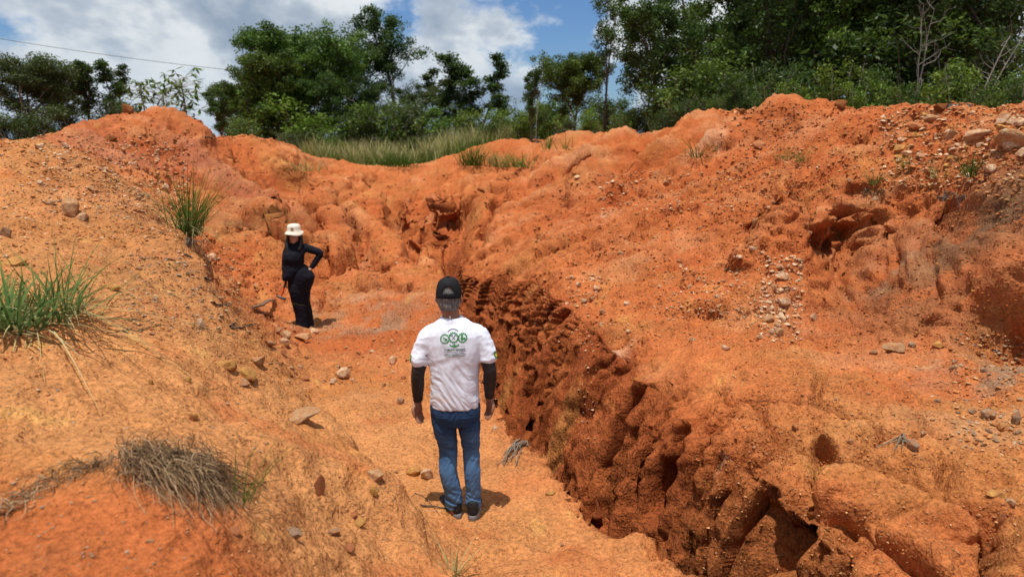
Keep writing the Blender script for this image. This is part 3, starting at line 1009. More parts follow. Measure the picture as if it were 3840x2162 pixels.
PR['forest'] = Proto('forest', tree_proto(11, .17, .30, 13, .34, 1.0, .08, 5, .70, 110, .21, fork=1), M_BARK, M_LEAFD)
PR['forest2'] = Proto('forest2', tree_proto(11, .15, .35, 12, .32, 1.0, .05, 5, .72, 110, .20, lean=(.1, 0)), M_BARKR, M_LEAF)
PR['shrub'] = Proto('shrub', shrub_proto(2.5, 1.5, 12, 6, 70, .125), M_BARK, M_LEAF)
PR['shrub2'] = Proto('shrub2', shrub_proto(2.5, 1.2, 10, 6, 55, .155, .36, .3), M_BARKP, M_LEAFL)
PR['shrub3'] = Proto('shrub3', shrub_proto(2.8, 1.4, 12, 6, 65, .11, .4, .1), M_BARKP, M_LEAFD)
PR['bare'] = Proto('bare', (tree_proto(8, .075, .40, 7, .34, .8, .15, 3, .4, 10, .1, fork=1, wig=.2)[0], MB()), M_BARKP, M_LEAF)

# ---- behind the hill on the left
plant('thicket_tree', PR['droopy'], 90, 190, 21, 'olive drooping-leaved tree at the photo\'s left edge behind the soil hill', 'tree', sx=1.45)
plant('thicket_tree', PR['droopy'], -190, 230, 20, 'olive tree cut by the left border of the photo', 'tree', sx=1.2)
plant('thicket_tree', PR['droopy'], 215, 255, 23, 'lower greyish olive tree between the leftmost tree and the dark upright one', 'tree', sx=1.1)
plant('upright_tree', PR['upright'], 300, 222, 22, 'dark upright small tree left of the soil hill\'s top', 'tree', sx=1.35)
plant('upright_tree', PR['upright'], 420, 226, 22.5, 'dark upright small tree just left of the umbrella-leaved saplings', 'tree', sx=1.25)
plant('leafy_shrub', PR['shrub3'], 60, 400, 18.6, 'low dark shrub under the leftmost olive tree', 'shrub', sx=1.3)
plant('leafy_shrub', PR['shrub3'], 480, 365, 21, 'dark shrub peeping over the hill beside the clod at its top', 'shrub', sx=1.1)
plant('leafy_shrub', PR['upright'], 810, 335, 26, 'small dark bush by itself right of the umbrella-leaved saplings', 'shrub', sx=1.3)
plant('leafy_shrub', PR['shrub'], 880, 430, 27, 'low bush at the foot of the big rounded tree, left side', 'shrub', sx=1.2)


def sapling(px, top, Y, nleaf, R_, label, lean=0.0):
    """thin stem with a rosette of hand-shaped leaves"""
    p = at(px, top, Y)
    zb = gz(p[0], Y)
    H = p[2] - zb
    o = bpy.data.objects.new('umbrella_sapling', None)
    COL.objects.link(o)
    o.location = (p[0] - lean, Y, zb)
    tag(o, label, 'sapling', 'umbrella-leaved saplings on the hill')
    T, C = MB(), MB()
    P = bend((0, 0, -.2), (lean / max(H, .3), 0, 1), H + .1, 7, .02, 0)
    T.tube(P, np.linspace(.03, .018, 8), 6)
    tip = P[-1]
    for i in range(nleaf):
        a = i * 2.4
        el = .75 - .9 * i / nleaf
        d = np.array([math.cos(a) * math.cos(el), math.sin(a) * math.cos(el), math.sin(el)])
        b = tip - np.array([0, 0, .35 * i / nleaf])
        L = R_ * rng.uniform(.6, .95)
        Q = np.array([b, b + d * L * .5 + (0, 0, .03), b + d * L])
        T.tube(Q, [.008, .007, .006], 4)
        hub = Q[-1]
        for k in range(7):
            ang = (k - 3) * .62
            hd = np.array([math.cos(a + ang), math.sin(a + ang), -.35])
            C.leaves(hub[None], .26, .85, .32, np.array([rng.uniform(.2, .9)]), 0, axis=hd[None])
    t = T.mesh('sapling_stem')
    t.materials.append(M_BARKP)
    cm = C.mesh('sapling_leaves', False)
    cm.materials.append(M_LEAF)
    link('stem', t, None, o)
    link('crown', cm, None, o)


sapling(520, 312, 20.2, 14, .42, 'thin leaning sapling with a small umbrella of leaves, leftmost on the hill', lean=-.15)
sapling(608, 345, 20.4, 26, .75, 'low wide umbrella-leaved sapling between the two thin ones on the hill')
sapling(688, 295, 21.0, 24, .66, 'tallest umbrella-leaved sapling on a thin stem on the hill')
sapling(690, 382, 20.6, 14, .46, 'small leaf rosette at the foot of the tallest umbrella-leaved sapling')

# ---- the big group in the middle
plant('broad_tree', PR['broad'], 1090, 85, 40, 'broad rounded tree with bright green top left of the tall dark one', 'tree', sx=1.15, rot=.4)
plant('broad_tree', PR['broad2'], 945, 200, 42, 'dark shoulder tree on the left flank of the broad rounded tree', 'tree', sx=1.1)
plant('broad_tree', PR['broad2'], 1290, 75, 44, 'dark dense tree between the broad rounded tree and the tallest crown', 'tree', sx=1.0)
plant('tall_tree', PR['tall'], 1470, 5, 43, 'tallest dark tree of the middle group, bare trunk under its crown', 'tree', sx=1.2, rot=1.0)
plant('slender_tree', PR['upright'], 1790, 190, 40, 'narrow dark tree in the gap of sky right of the tall crown', 'tree', sx=1.5)
plant('slender_tree', PR['upright'], 1655, 240, 42, 'grey-green slender tree just left of the narrow dark tree', 'tree', sx=1.4, leaf=M_LEAFO)
plant('slender_tree', PR['upright'], 1880, 350, 39, 'short narrow tree right of the narrow dark tree', 'tree', sx=1.6)
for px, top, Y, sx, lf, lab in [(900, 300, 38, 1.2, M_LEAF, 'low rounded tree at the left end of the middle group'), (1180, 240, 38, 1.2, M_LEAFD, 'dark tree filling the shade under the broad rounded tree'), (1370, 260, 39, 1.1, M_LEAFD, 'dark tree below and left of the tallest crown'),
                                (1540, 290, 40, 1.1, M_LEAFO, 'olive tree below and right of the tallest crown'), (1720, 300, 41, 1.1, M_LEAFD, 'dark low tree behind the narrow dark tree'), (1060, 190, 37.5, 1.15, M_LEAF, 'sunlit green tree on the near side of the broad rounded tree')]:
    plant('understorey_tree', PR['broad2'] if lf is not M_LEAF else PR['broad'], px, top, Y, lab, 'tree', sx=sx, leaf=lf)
mid = [('shrub', 1000, 330, 37, 1.5, M_LEAF, 'light green bush low on the left under the broad rounded tree'), ('shrub', 1130, 345, 36, 1.6, M_LEAFL, 'yellow-green bush in front of the broad rounded tree\'s trunk'),
       ('shrub3', 1270, 360, 37, 1.6, M_LEAFD, 'dark bush in front of the dense tree, middle of the group'), ('shrub', 1400, 370, 36, 1.6, M_LEAF, 'mid green bush left below the tallest tree\'s trunk'),
       ('shrub3', 1520, 330, 38, 1.7, M_LEAFO, 'brownish olive bush right below the tallest tree\'s trunk'), ('shrub', 1630, 380, 38, 1.5, M_LEAF, 'bush behind the pale grass under the grey-green slender tree'),
       ('shrub2', 1730, 400, 37, 1.5, M_LEAFL, 'bright bush behind the pale grass under the narrow dark tree'), ('shrub', 1900, 400, 36, 1.5, M_LEAFL, 'light green bush at the right end of the pale grass'),
       ('shrub', 900, 440, 31, 1.3, M_LEAF, 'bush touching the hill\'s right shoulder, left end of the group'), ('shrub3', 1080, 470, 33, 1.4, M_LEAFO, 'low scrub at the top of the bank left of the pale grass'),
       ('shrub', 1220, 470, 34, 1.4, M_LEAF, 'low green scrub where the pale grass begins on the left')]
for k, px, top, Y, sx, lf, lab in mid:
    plant('leafy_bush', PR[k], px, top, Y, lab, 'bush', 'bushes of the middle group', sx=sx, leaf=lf)

# ---- right of the middle: snapped trunk, thin tall tree, small trees
plant('small_tree', PR['upright'], 1995, 255, 27.5, 'small tree with a column of leaves beside the snapped pale trunk', 'tree', sx=.9)
o = plant('bare_tree', PR['bare'], 2012, 200, 27, 'thin leafless pale stem standing beyond the right slope', 'tree', sx=.35)
plant('small_tree', PR['broad'], 2160, 185, 30, 'rounded small tree left of the thin tall tree', 'tree', sx=.95, leaf=M_LEAF)
plant('thin_tall_tree', PR['airy'], 2280, -90, 26, 'thin tall forked tree with open crown against the sky', 'tree', sx=.85, rot=3.8)
for px, top, Y, sx, lf, k, lab in [(1850, 420, 33, 1.5, M_LEAF, 'shrub', 'bush under the short narrow tree'), (1990, 360, 32, 1.5, M_LEAFL, 'shrub', 'sunlit bush behind the snapped pale trunk'), (2080, 330, 33, 1.6, M_LEAF, 'shrub', 'tall bush left under the rounded small tree'),
                                  (2250, 330, 28, 1.4, M_LEAF, 'shrub3', 'fine-leaved bush behind the thin tall tree'), (2340, 350, 28, 1.2, M_LEAFD, 'shrub', 'dark bush filling the gap before the forest'),
                                  (130, 380, 19.5, 1.5, M_LEAFO, 'shrub', 'olive undergrowth at the foot of the leftmost tree'), (-60, 350, 18.5, 1.4, M_LEAFO, 'shrub', 'olive undergrowth cut by the left border'), (250, 370, 21, 1.5, M_LEAFD, 'shrub3', 'dark undergrowth left of the soil hill'), (380, 330, 22, 1.4, M_LEAFD, 'shrub3', 'dark undergrowth behind the soil hill\'s left slope')]:
    plant('undergrowth_bush', PR[k], px, top, Y, lab, 'bush', sx=sx, leaf=lf)
rt = [('shrub', 2050, 380, 29, 1.3, M_LEAF, 'bush between the snapped pale trunk and the rounded small tree'), ('shrub2', 2200, 400, 25.5, 1.2, M_LEAFL, 'bright shrub at the foot of the thin tall tree'),
      ('shrub', 2370, 390, 24, 1.1, M_LEAF, 'shrub right of the thin tall tree\'s trunk, behind the first soil knob'), ('shrub2', 2320, 420, 22.5, 1.0, M_LEAFL, 'sunlit low shrub behind the first soil knob of the right ridge'),
      ('shrub3', 2120, 430, 28, 1.3, M_LEAFO, 'olive undergrowth left of the first soil knob'), ('shrub', 1960, 430, 31, 1.3, M_LEAFL, 'small bright bush left of the snapped pale trunk')]
for k, px, top, Y, sx, lf, lab in rt:
    plant('leafy_bush', PR[k], px, top, Y, lab, 'bush', 'bushes before the forest', sx=sx, leaf=lf)

# ---- forest on the right
fo = [('forest', 2480, -60, 24, 1.0, 'first big forest tree right of the thin tall tree'), ('forest2', 2700, -260, 25, 1.0, 'forest tree with a trunk seen through the gap of sky'), ('forest', 2900, -300, 23, 1.05, 'dark forest tree over the middle knob of the right ridge'),
      ('forest2', 3120, -230, 21.5, .95, 'forest tree with light green feathery lower boughs'), ('forest2', 3290, -330, 19.5, .9, 'forest tree on a reddish trunk behind the highest knob'), ('forest', 3480, -380, 20.5, 1.0, 'forest tree behind the pale bare tree'),
      ('forest2', 3680, -420, 18.5, .95, 'forest tree behind the curved pale boughs near the right border'), ('forest', 3900, -450, 18, 1.0, 'forest tree cut by the right border'), ('forest', 2600, 60, 29, 1.1, 'tree at the back of the forest edge, left'),
      ('forest', 3010, -200, 29, 1.2, 'tree at the back of the forest over the middle knob'), ('forest', 3380, -250, 27, 1.2, 'tree at the back of the forest behind the reddish trunk'), ('forest', 3800, -300, 26, 1.2, 'tree at the back of the forest in the corner'),
      ('forest', 3200, -160, 33, 1.3, 'deepest tree of the forest, middle'), ('forest', 2800, -40, 34, 1.3, 'deepest tree of the forest, left'), ('forest', 3600, -200, 32, 1.3, 'deepest tree of the forest, right')]
for k, px, top, Y, sx, lab in fo:
    plant('forest_tree', PR[k], px, top, Y, lab, 'tree', 'trees of the forest on the right', sx=sx)
plant('bare_tree', PR['bare'], 3480, -60, 16.5, 'pale leafless tree in front of the forest right of the reddish trunk', 'tree', sx=.8, rot=.6)
plant('bare_tree', PR['bare'], 3720, 40, 15.5, 'bent pale leafless tree near the right border of the forest', 'tree', sx=1.1, rot=2.4)
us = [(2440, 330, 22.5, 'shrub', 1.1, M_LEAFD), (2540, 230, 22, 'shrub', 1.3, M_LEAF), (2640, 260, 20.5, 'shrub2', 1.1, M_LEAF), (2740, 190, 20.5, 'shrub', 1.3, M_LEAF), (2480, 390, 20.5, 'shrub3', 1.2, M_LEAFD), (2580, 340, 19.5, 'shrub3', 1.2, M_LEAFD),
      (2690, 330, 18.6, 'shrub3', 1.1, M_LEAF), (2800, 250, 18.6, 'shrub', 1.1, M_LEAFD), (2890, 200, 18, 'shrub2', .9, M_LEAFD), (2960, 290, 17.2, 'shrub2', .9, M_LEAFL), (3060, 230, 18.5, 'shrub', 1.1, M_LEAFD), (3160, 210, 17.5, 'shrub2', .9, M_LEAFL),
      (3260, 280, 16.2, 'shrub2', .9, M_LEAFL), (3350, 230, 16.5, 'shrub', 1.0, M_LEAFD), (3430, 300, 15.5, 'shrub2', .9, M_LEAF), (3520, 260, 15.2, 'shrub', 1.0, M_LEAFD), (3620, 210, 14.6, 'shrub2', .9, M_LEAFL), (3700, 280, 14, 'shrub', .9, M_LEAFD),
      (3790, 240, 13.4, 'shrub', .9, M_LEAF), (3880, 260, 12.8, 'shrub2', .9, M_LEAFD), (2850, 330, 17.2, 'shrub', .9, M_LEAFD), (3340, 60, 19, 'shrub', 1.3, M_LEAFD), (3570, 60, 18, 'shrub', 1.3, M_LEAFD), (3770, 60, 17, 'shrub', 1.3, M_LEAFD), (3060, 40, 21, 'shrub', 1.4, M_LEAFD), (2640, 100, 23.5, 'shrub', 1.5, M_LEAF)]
ulab = ['left of the first forest tree, over the slope', 'under the first forest tree', 'narrow-leaved, in front of the first forest tree', 'tall, below the gap of sky', 'dark and low, touching the ridge left of the second knob', 'dark and low, above the second knob of the ridge',
        'fine-leaved, just above the second knob', 'dark, between the second and the highest knob', 'tall narrow-leaved, over the dip before the highest knob', 'bright spiky, on the left flank of the highest knob', 'dark, behind the highest knob', 'light green, over the top of the highest knob',
        'bright, at the foot of the reddish trunk', 'dark, right of the reddish trunk', 'at the foot of the pale bare tree', 'dark, right of the pale bare tree', 'light green, under the curved pale boughs', 'dark, low, right of the curved boughs',
        'broad-leaved, near the right border', 'cut by the right border', 'dark and low, in the dip before the highest knob', 'tall, beside the pale bare tree\'s trunk', 'tall, right of the pale bare tree\'s crown', 'tall, in the upper right corner', 'tall, over the highest knob', 'tall, under the gap of sky, deep in shade']
for (px, top, Y, k, sx, lf), lab in zip(us, ulab):
    plant('forest_shrub', PR[k], px, top, Y, 'forest-edge shrub, ' + lab, 'shrub', 'shrubs along the forest edge', sx=sx, leaf=lf)

# ---- tall dry grass at the head of the valley
m_grass, g = new_mat('grass_blades')
ga = g.n('ShaderNodeAttribute', attribute_name='leaf').outputs['Fac']
gcol = g.ramp(ga, [(0, (.035, .075, .012)), (.35, (.09, .14, .025)), (.6, (.22, .22, .07)), (1, (.50, .43, .22))])
gd = g.n('ShaderNodeBsdfDiffuse', ins={'Color': gcol}).outputs[0]
gt = g.n('ShaderNodeBsdfTranslucent', ins={'Color': gcol}).outputs[0]
finish(g, None, shader=g.n('ShaderNodeMixShader', ins={0: .3, 1: gd, 2: gt}).outputs[0])


def blades(B, P, H, col, wid=.012, lean=.25, seg=3, arch=.5, dirs=None):
    """curved grass blades at points P, as quads strips"""
    n = len(P)
    a = rng.uniform(0, 6.28, n)
    d = np.stack([np.cos(a), np.sin(a), np.zeros(n)], -1) if dirs is None else dirs
    ln = (lean * rng.uniform(.3, 1.6, n))[:, None]
    sdv = np.stack([-d[:, 1], d[:, 0], np.zeros(n)], -1)
    tw = rng.uniform(-1, 1, n)[:, None]
    sdv = sdv + d * tw * .6
    H = np.broadcast_to(H, (n,))[:, None]
    vs_ = []
    for k in range(seg + 1):
        t = k / seg
        c_ = P + np.array([0, 0, 1]) * H * (t - arch * ln * t * t * .6) + d * H * ln * (t + arch * t * t)
        w = wid * (1 - t) ** .7 * .5 if k < seg else .0006
        vs_ += [c_ - sdv * w, c_ + sdv * w]
    v = np.stack(vs_, 1)
    i = np.arange(n)[:, None, None] * (2 * (seg + 1))
    q = np.array([[2 * k, 2 * k + 1, 2 * k + 3, 2 * k + 2] for k in range(seg)])[None]
    B.add(v.reshape(-1, 3), (i + q).reshape(-1, 4), np.repeat(np.broadcast_to(col, (n,)), 2 * (seg + 1)))


B = MB()
n = 0
P, H, Cc = [], [], []
tries = 0
while n < 11000 and tries < 60000:
    tries += 1
    Y = rng.uniform(29.3, 41)
    px = rng.uniform(1130, 1930)
    xx = at(px, 600, Y)[0]
    edge = 29.6 + (1.2 if px < 1330 else 0) * (1330 - px) / 130 + (max(0, px - 1640) / 200) * 1.2 + math.sin(px * .02) * .5
    if Y < edge:
        continue
    P.append((xx, Y))
    n += 1
P = np.array(P)
cl_ = fbm(np.c_[P * .55, P[:, :1] * 0], 2, 301)
zs = base_z(P[:, 0], P[:, 1])
P3 = np.c_[P, zs - .03]
H = (.5 + .8 * rng.uniform(0, 1, n)) * (1 + .7 * cl_) * (.55 + .45 * sstep(29.4, 32, P[:, 1]))
green = sstep(31.5, 29.6, P[:, 1]) * .6
blades(B, P3, H, np.clip(.72 + .6 * cl_ + rng.normal(size=n) * .18 - green, 0, 1), .05, .30, 3)
gm = B.mesh('dry_grass', False)
gm.materials.append(m_grass)
tag(link('tall_grass', gm), 'tall pale dry grass filling the head of the valley below the trees', kind='stuff')

for px, top, Y, sx, lf, lab in [(1555, 505, 33, 1.0, M_LEAFD, 'dark bush standing in the middle of the pale grass'), (1290, 520, 33, 1.0, M_LEAFL, 'small yellow-green bush at the left end of the pale grass'), (1480, 570, 30.6, .9, M_LEAFD, 'low dark bush at the front of the pale grass')]:
    plant('grass_bush', PR['shrub'], px, top, Y, lab, 'bush', 'bushes in the pale grass', sx=sx, leaf=lf)
# ================================================================ STONES
def stone_mat(name, a, b, sc=14):
    m, g = new_mat(name)
    t = g.n('ShaderNodeTexCoord').outputs['Object']
    oi = g.n('ShaderNodeObjectInfo').outputs['Random']
    nz = g.noise(t, sc, 5, .65, .3)
    c = g.mix(g.ramp(nz, [(.35, 0.0), (.65, 1.0)]), a, b)
    c = g.n('ShaderNodeHueSaturation', ins={'Color': c, 'Value': g.math('ADD', g.math('MULTIPLY', oi, .35), .85)}).outputs[0]
    wp = g.n('ShaderNodeNewGeometry').outputs['Position']
    dust = g.ramp(g.noise(wp, 22, 4, .6), [(.40, .0), (.60, .85)])
    c = g.mix(dust, c, (.46, .19, .075))
    fn = g.noise(t, sc * 5, 4, .65)
    nr = bump(g, fn, .5, .01, bump(g, nz, .6, .03))
    finish(g, c, .95, .05, nr)
    return m


M_PALE = stone_mat('stone_pale', (.56, .36, .21), (.74, .57, .40))
M_TAN = stone_mat('stone_tan', (.42, .24, .12), (.60, .41, .24))
M_GREYS = stone_mat('stone_grey', (.29, .195, .125), (.43, .32, .22))
M_YEL = stone_mat('stone_yellow', (.46, .22, .05), (.66, .38, .12))
M_REDS = stone_mat('stone_red', (.34, .11, .05), (.50, .20, .09))
SM = {'p': M_PALE, 't': M_TAN, 'g': M_GREYS, 'y': M_YEL, 'r': M_REDS}


def stone_mesh(seed, n=15, flat=.6, sub=False):
    r_ = np.random.default_rng(seed)
    p = r_.normal(size=(n, 3))
    p /= np.linalg.norm(p, axis=1, keepdims=True)
    p *= r_.uniform(.75, 1.0, (n, 1))
    p[:, 2] *= flat
    bm = bmesh.new()
    for q in p:
        bm.verts.new(q)
    ret = bmesh.ops.convex_hull(bm, input=bm.verts)
    bmesh.ops.delete(bm, geom=[v for v in bm.verts if not v.link_faces], context='VERTS')
    if sub:
        bmesh.ops.bevel(bm, geom=list(bm.edges), offset=.05, segments=1, affect='EDGES', profile=.6)
        bmesh.ops.triangulate(bm, faces=bm.faces)
        bmesh.ops.subdivide_edges(bm, edges=[e for e in bm.edges if e.calc_length() > .35], cuts=2, use_grid_fill=True)
        co = np.array([v.co[:] for v in bm.verts])
        dn = fbm(co * 2.2 + seed, 3, seed)
        for v, d in zip(bm.verts, dn):
            v.co *= 1 + .12 * float(d)
    me = bpy.data.meshes.new('stone')
    bm.to_mesh(me)
    bm.free()
    return me


STONES = {}
for k in SM:
    STONES[k] = []
    for i in range(7):
        me = stone_mesh(500 + i + 31 * ord(k), 13 + i, (.45, .6, .75, .5, .35, .65, .4)[i])
        me.materials.append(SM[k])
        STONES[k].append(me)


def put_stone(px, py, wpx, hpx, mat, label=None, group=None, name='stone', big=False, sink=.3, rot=None, tilt=.25, flat=None, deep=.8):
    loc, nrm = hit_pix(px, py + hpx * .35)
    if loc is None:
        return None
    d = (loc - CAMV).length
    w, h = wpx * d / FPX * .5, hpx * d / FPX * .5
    if big:
        me = stone_mesh(int(px * 7 + py), 16, .8, True)
        me.materials.append(SM[mat])
    else:
        me = STONES[mat][random.randrange(7)]
    o = link(name, me)
    zs = max(abs(v.co.z) for v in me.vertices)
    o.scale = (w, w * deep, h / zs)
    o.rotation_euler = (random.uniform(-tilt, tilt), random.uniform(-tilt, tilt), random.uniform(-.5, .5) if rot is None else rot)
    o.location = loc + Vector((0, 0, h * (1 - 2 * sink)))
    tag(o, label, 'stone', group)
    return o


BIG = [
    (1125, 1553, 172, 52, 't', 'long flat tan slab lying on the sandy slope left of the man', .25), (1292, 1395, 76, 48, 'p', 'pale angular stone on the path between the two people', .25),
    (793, 965, 52, 36, 'p', 'white angular stone beside the grass clump on the left bank', .2), (262, 772, 84, 74, 't', 'large grey-tan boulder high on the left bank', .3),
    (312, 812, 46, 30, 'p', 'pale stone just right below the large boulder on the left bank', .25), (190, 760, 40, 22, 't', 'stone just left of the large boulder on the left bank', .25),
    (853, 1362, 92, 52, 'y', 'ochre rocky lump at the end of the left bank, left of its pair', .3), (930, 1398, 104, 58, 'y', 'ochre rocky lump at the end of the left bank, right of its pair', .3),
    (972, 1345, 66, 62, 't', 'layered pale chunk standing at the tip of the left bank', .25), (918, 1432, 50, 28, 'g', 'grey stone below the two ochre lumps', .25), (705, 1420, 36, 26, 'y', 'small ochre lump on the sandy slope left of the ochre pair', .3),
    (750, 1212, 38, 44, 'p', 'egg-shaped pale stone on the upper sandy slope', .25), (580, 1117, 34, 24, 'g', 'round grey stone on the left bank right of the green tuft', .25), (423, 1078, 60, 30, 'y', 'yellow slab on the left bank above the green tuft', .3),
    (52, 978, 110, 34, 'y', 'yellow slab behind the green tuft at the left border', .3), (22, 868, 46, 44, 'g', 'grey rounded stone at the left border above the yellow slab', .25), (725, 1560, 36, 34, 'y', 'ochre clod alone in the middle of the sandy slope', .25),
    (565, 1430, 26, 24, 'y', 'small ochre clod higher on the middle of the sandy slope', .25),
    (1408, 1777, 84, 48, 't', 'brown block on the edge of the bank left of the man\'s feet', .3), (1402, 1836, 40, 46, 'y', 'yellow stone on the bank edge below the brown block', .3), (1335, 1925, 46, 44, 'r', 'orange stone on the bank edge nearer to the camera than the yellow one', .3),
    (1345, 1955, 66, 34, 'y', 'pale yellow stone beside the orange one on the bank edge', .3), (1096, 1990, 84, 40, 'g', 'flat grey stone in the sand right of the red corner mound', .3), (1250, 1990, 58, 34, 'g', 'second flat grey stone in the sand below the bank edge', .3),
    (1605, 1773, 62, 46, 'p', 'pale stone on the path next to the man\'s left calf', .2), (1555, 1756, 70, 40, 'y', 'ochre lump behind the pale stone on the path', .4), (1310, 2050, 50, 36, 'r', 'reddish stone low on the bank near the photo\'s bottom', .3),
    (880, 1985, 56, 34, 'r', 'pinkish stone on the right flank of the corner mound', .3), (1145, 1415, 42, 30, 'r', 'brownish stone left of the pale angular stone', .3), (1250, 1425, 36, 20, 'p', 'small pale stone under the pale angular stone', .25),
    (1475, 1345, 40, 40, 'p', 'pale stone on the path beside the man\'s left elbow', .3), (1500, 1500, 44, 34, 'g', 'grey stone by the man\'s left hand', .3), (1440, 1440, 26, 18, 'p', 'small white stone up the path from the man\'s left hand', .25),
    (1135, 1262, 84, 26, 't', 'flat slab in the rubble in front of the woman', .2), (1075, 1252, 46, 30, 't', 'stone at the left end of the rubble in front of the woman', .2), (1070, 1280, 50, 36, 'p', 'pale stone in the rubble below the flat slab', .25), (1010, 1285, 56, 24, 't', 'stone left of the rubble in front of the woman', .25),
    (1180, 1240, 44, 22, 'p', 'light stone touching the woman\'s trouser hem', .2), (1040, 1235, 36, 26, 't', 'tan stone behind the rubble left of the woman\'s feet', .2),
    (2935, 1032, 58, 32, 'p', 'topmost large stone of the stone trail down the right bench', .25), (2937, 1125, 60, 38, 'p', 'whitest large stone in the middle of the stone trail', .22), (2932, 1186, 44, 44, 'p', 'upright pale stone below the whitest one in the stone trail', .25),
    (2885, 1190, 50, 34, 't', 'stone left of the upright one in the stone trail', .3), (2920, 1240, 44, 36, 't', 'orange-tan stone near the lower end of the stone trail', .3), (2850, 1262, 34, 24, 'p', 'lowest stone of the stone trail', .25), (3003, 1002, 28, 26, 'p', 'white block right of the top of the stone trail', .2),
    (2902, 1075, 30, 36, 't', 'stone left between the topmost and the whitest of the stone trail', .3), (3050, 1185, 34, 28, 'p', 'pale stone by itself right of the stone trail', .25), (2720, 1300, 40, 24, 'p', 'pale stone on the brow left below the stone trail', .25),
    (3357, 1301, 84, 36, 't', 'wide tan block on the right bench', .25), (3420, 1290, 34, 20, 'g', 'grey stone right of the wide tan block on the bench', .25), (3517, 1289, 50, 22, 'y', 'yellowish flat stone on the bench below the small burrow', .25), (3275, 1318, 38, 26, 'g', 'grey stone left of the wide tan block on the bench', .25),
    (3420, 1660, 58, 66, 'g', 'rounded brown stone with a root bundle on the right bench', .25), (3705, 1548, 52, 44, 'g', 'largest stone of the grey heap near the right border', .25), (3752, 1598, 36, 30, 'y', 'yellowish stone of the grey heap near the right border', .25), (3810, 1565, 40, 40, 'g', 'dark stone of the grey heap next to the right border', .25),
    (3790, 1878, 40, 36, 'p', 'square pale stone in the sand low at the right border', .25), (3755, 1945, 30, 56, 'r', 'pink shard standing low at the right border', .25), (3740, 1850, 70, 24, 'y', 'yellowish flat stone low at the right border above the square one', .3),
    (3800, 520, 120, 70, 't', 'biggest brown rock on the upper right flank at the border', .25), (3760, 448, 56, 40, 'p', 'white block on the upper right flank', .2), (3758, 480, 52, 28, 'y', 'yellow-edged block under the white one on the upper right flank', .2), (3668, 508, 92, 44, 'p', 'pale pointed slab on the upper right flank', .25),
    (3568, 505, 54, 36, 't', 'tan stone left of the pale pointed slab', .25), (3500, 440, 70, 36, 't', 'tilted slab near the right ridge, upper of its pair', .3), (3440, 470, 70, 34, 'r', 'tilted slab near the right ridge, lower of its pair', .3), (3830, 460, 60, 40, 'p', 'pale rock at the right border above the biggest brown rock', .25),
    (3720, 630, 44, 30, 'p', 'pale stone on the flank below the biggest brown rock', .25), (2850, 535, 60, 30, 'r', 'pinkish ledge stone below the right ridge\'s second knob', .4), (2830, 833, 26, 36, 't', 'brick-like stone tilted by the small cave on the right slope', .2),
    (2170, 1065, 30, 26, 'p', 'pale stone on the gully rim, upper', .25), (2235, 1080, 40, 28, 'p', 'pale stone just right of the gully rim', .25), (2190, 1125, 34, 22, 'g', 'greyish stone on the gully rim, lower', .25), (2350, 1135, 30, 22, 'p', 'white stone on the slope right of the gully rim', .25), (2595, 1270, 26, 20, 'p', 'white stone on the brow of the right slope', .25),
    (2165, 660, 36, 24, 'p', 'small pale stone on the far right slope under the dry tufts', .3), (245, 548, 26, 22, 'p', 'round whitish stone on the crest of the left bank', .15), (410, 595, 22, 18, 'g', 'grey pebble on the crest line of the left bank', .2),
    (2065, 1845, 50, 14, 'y', 'thin ochre flake on the path near the gully lip', .25), (1855, 1602, 30, 20, 'p', 'white flake behind the man near the gully lip', .25), (2108, 2040, 16, 16, 'g', 'blue-grey pebble on the lip near the photo\'s bottom', .25),
]
for px, py, w, h, m, lab, sk in BIG:
    put_stone(px, py, w, h, m, lab, None, big=True, sink=sk, name='stone', tilt=.1)

# clods of soil
for px, py, w, h, lab in [(478, 410, 50, 40, 'brown clod of soil on top of the left hill'), (418, 520, 44, 26, 'dark clod halfway up the left hill'), (3150, 392, 50, 34, 'small clod on the right ridge beside the highest knob'),
                          (2785, 418, 34, 22, 'dark clod on the right ridge left of the highest knob'), (3530, 400, 60, 34, 'red clod on the crest near the right border')]:
    o = put_stone(px, py, w, h, 'r', lab, None, 'soil_clod', True, .2)
    o['category'] = 'clod'
    o.data.materials[0] = m_soil
    add_color(o.data, 'soil', np.tile(np.array((.36, .13, .045)), (len(o.data.vertices), 1)))

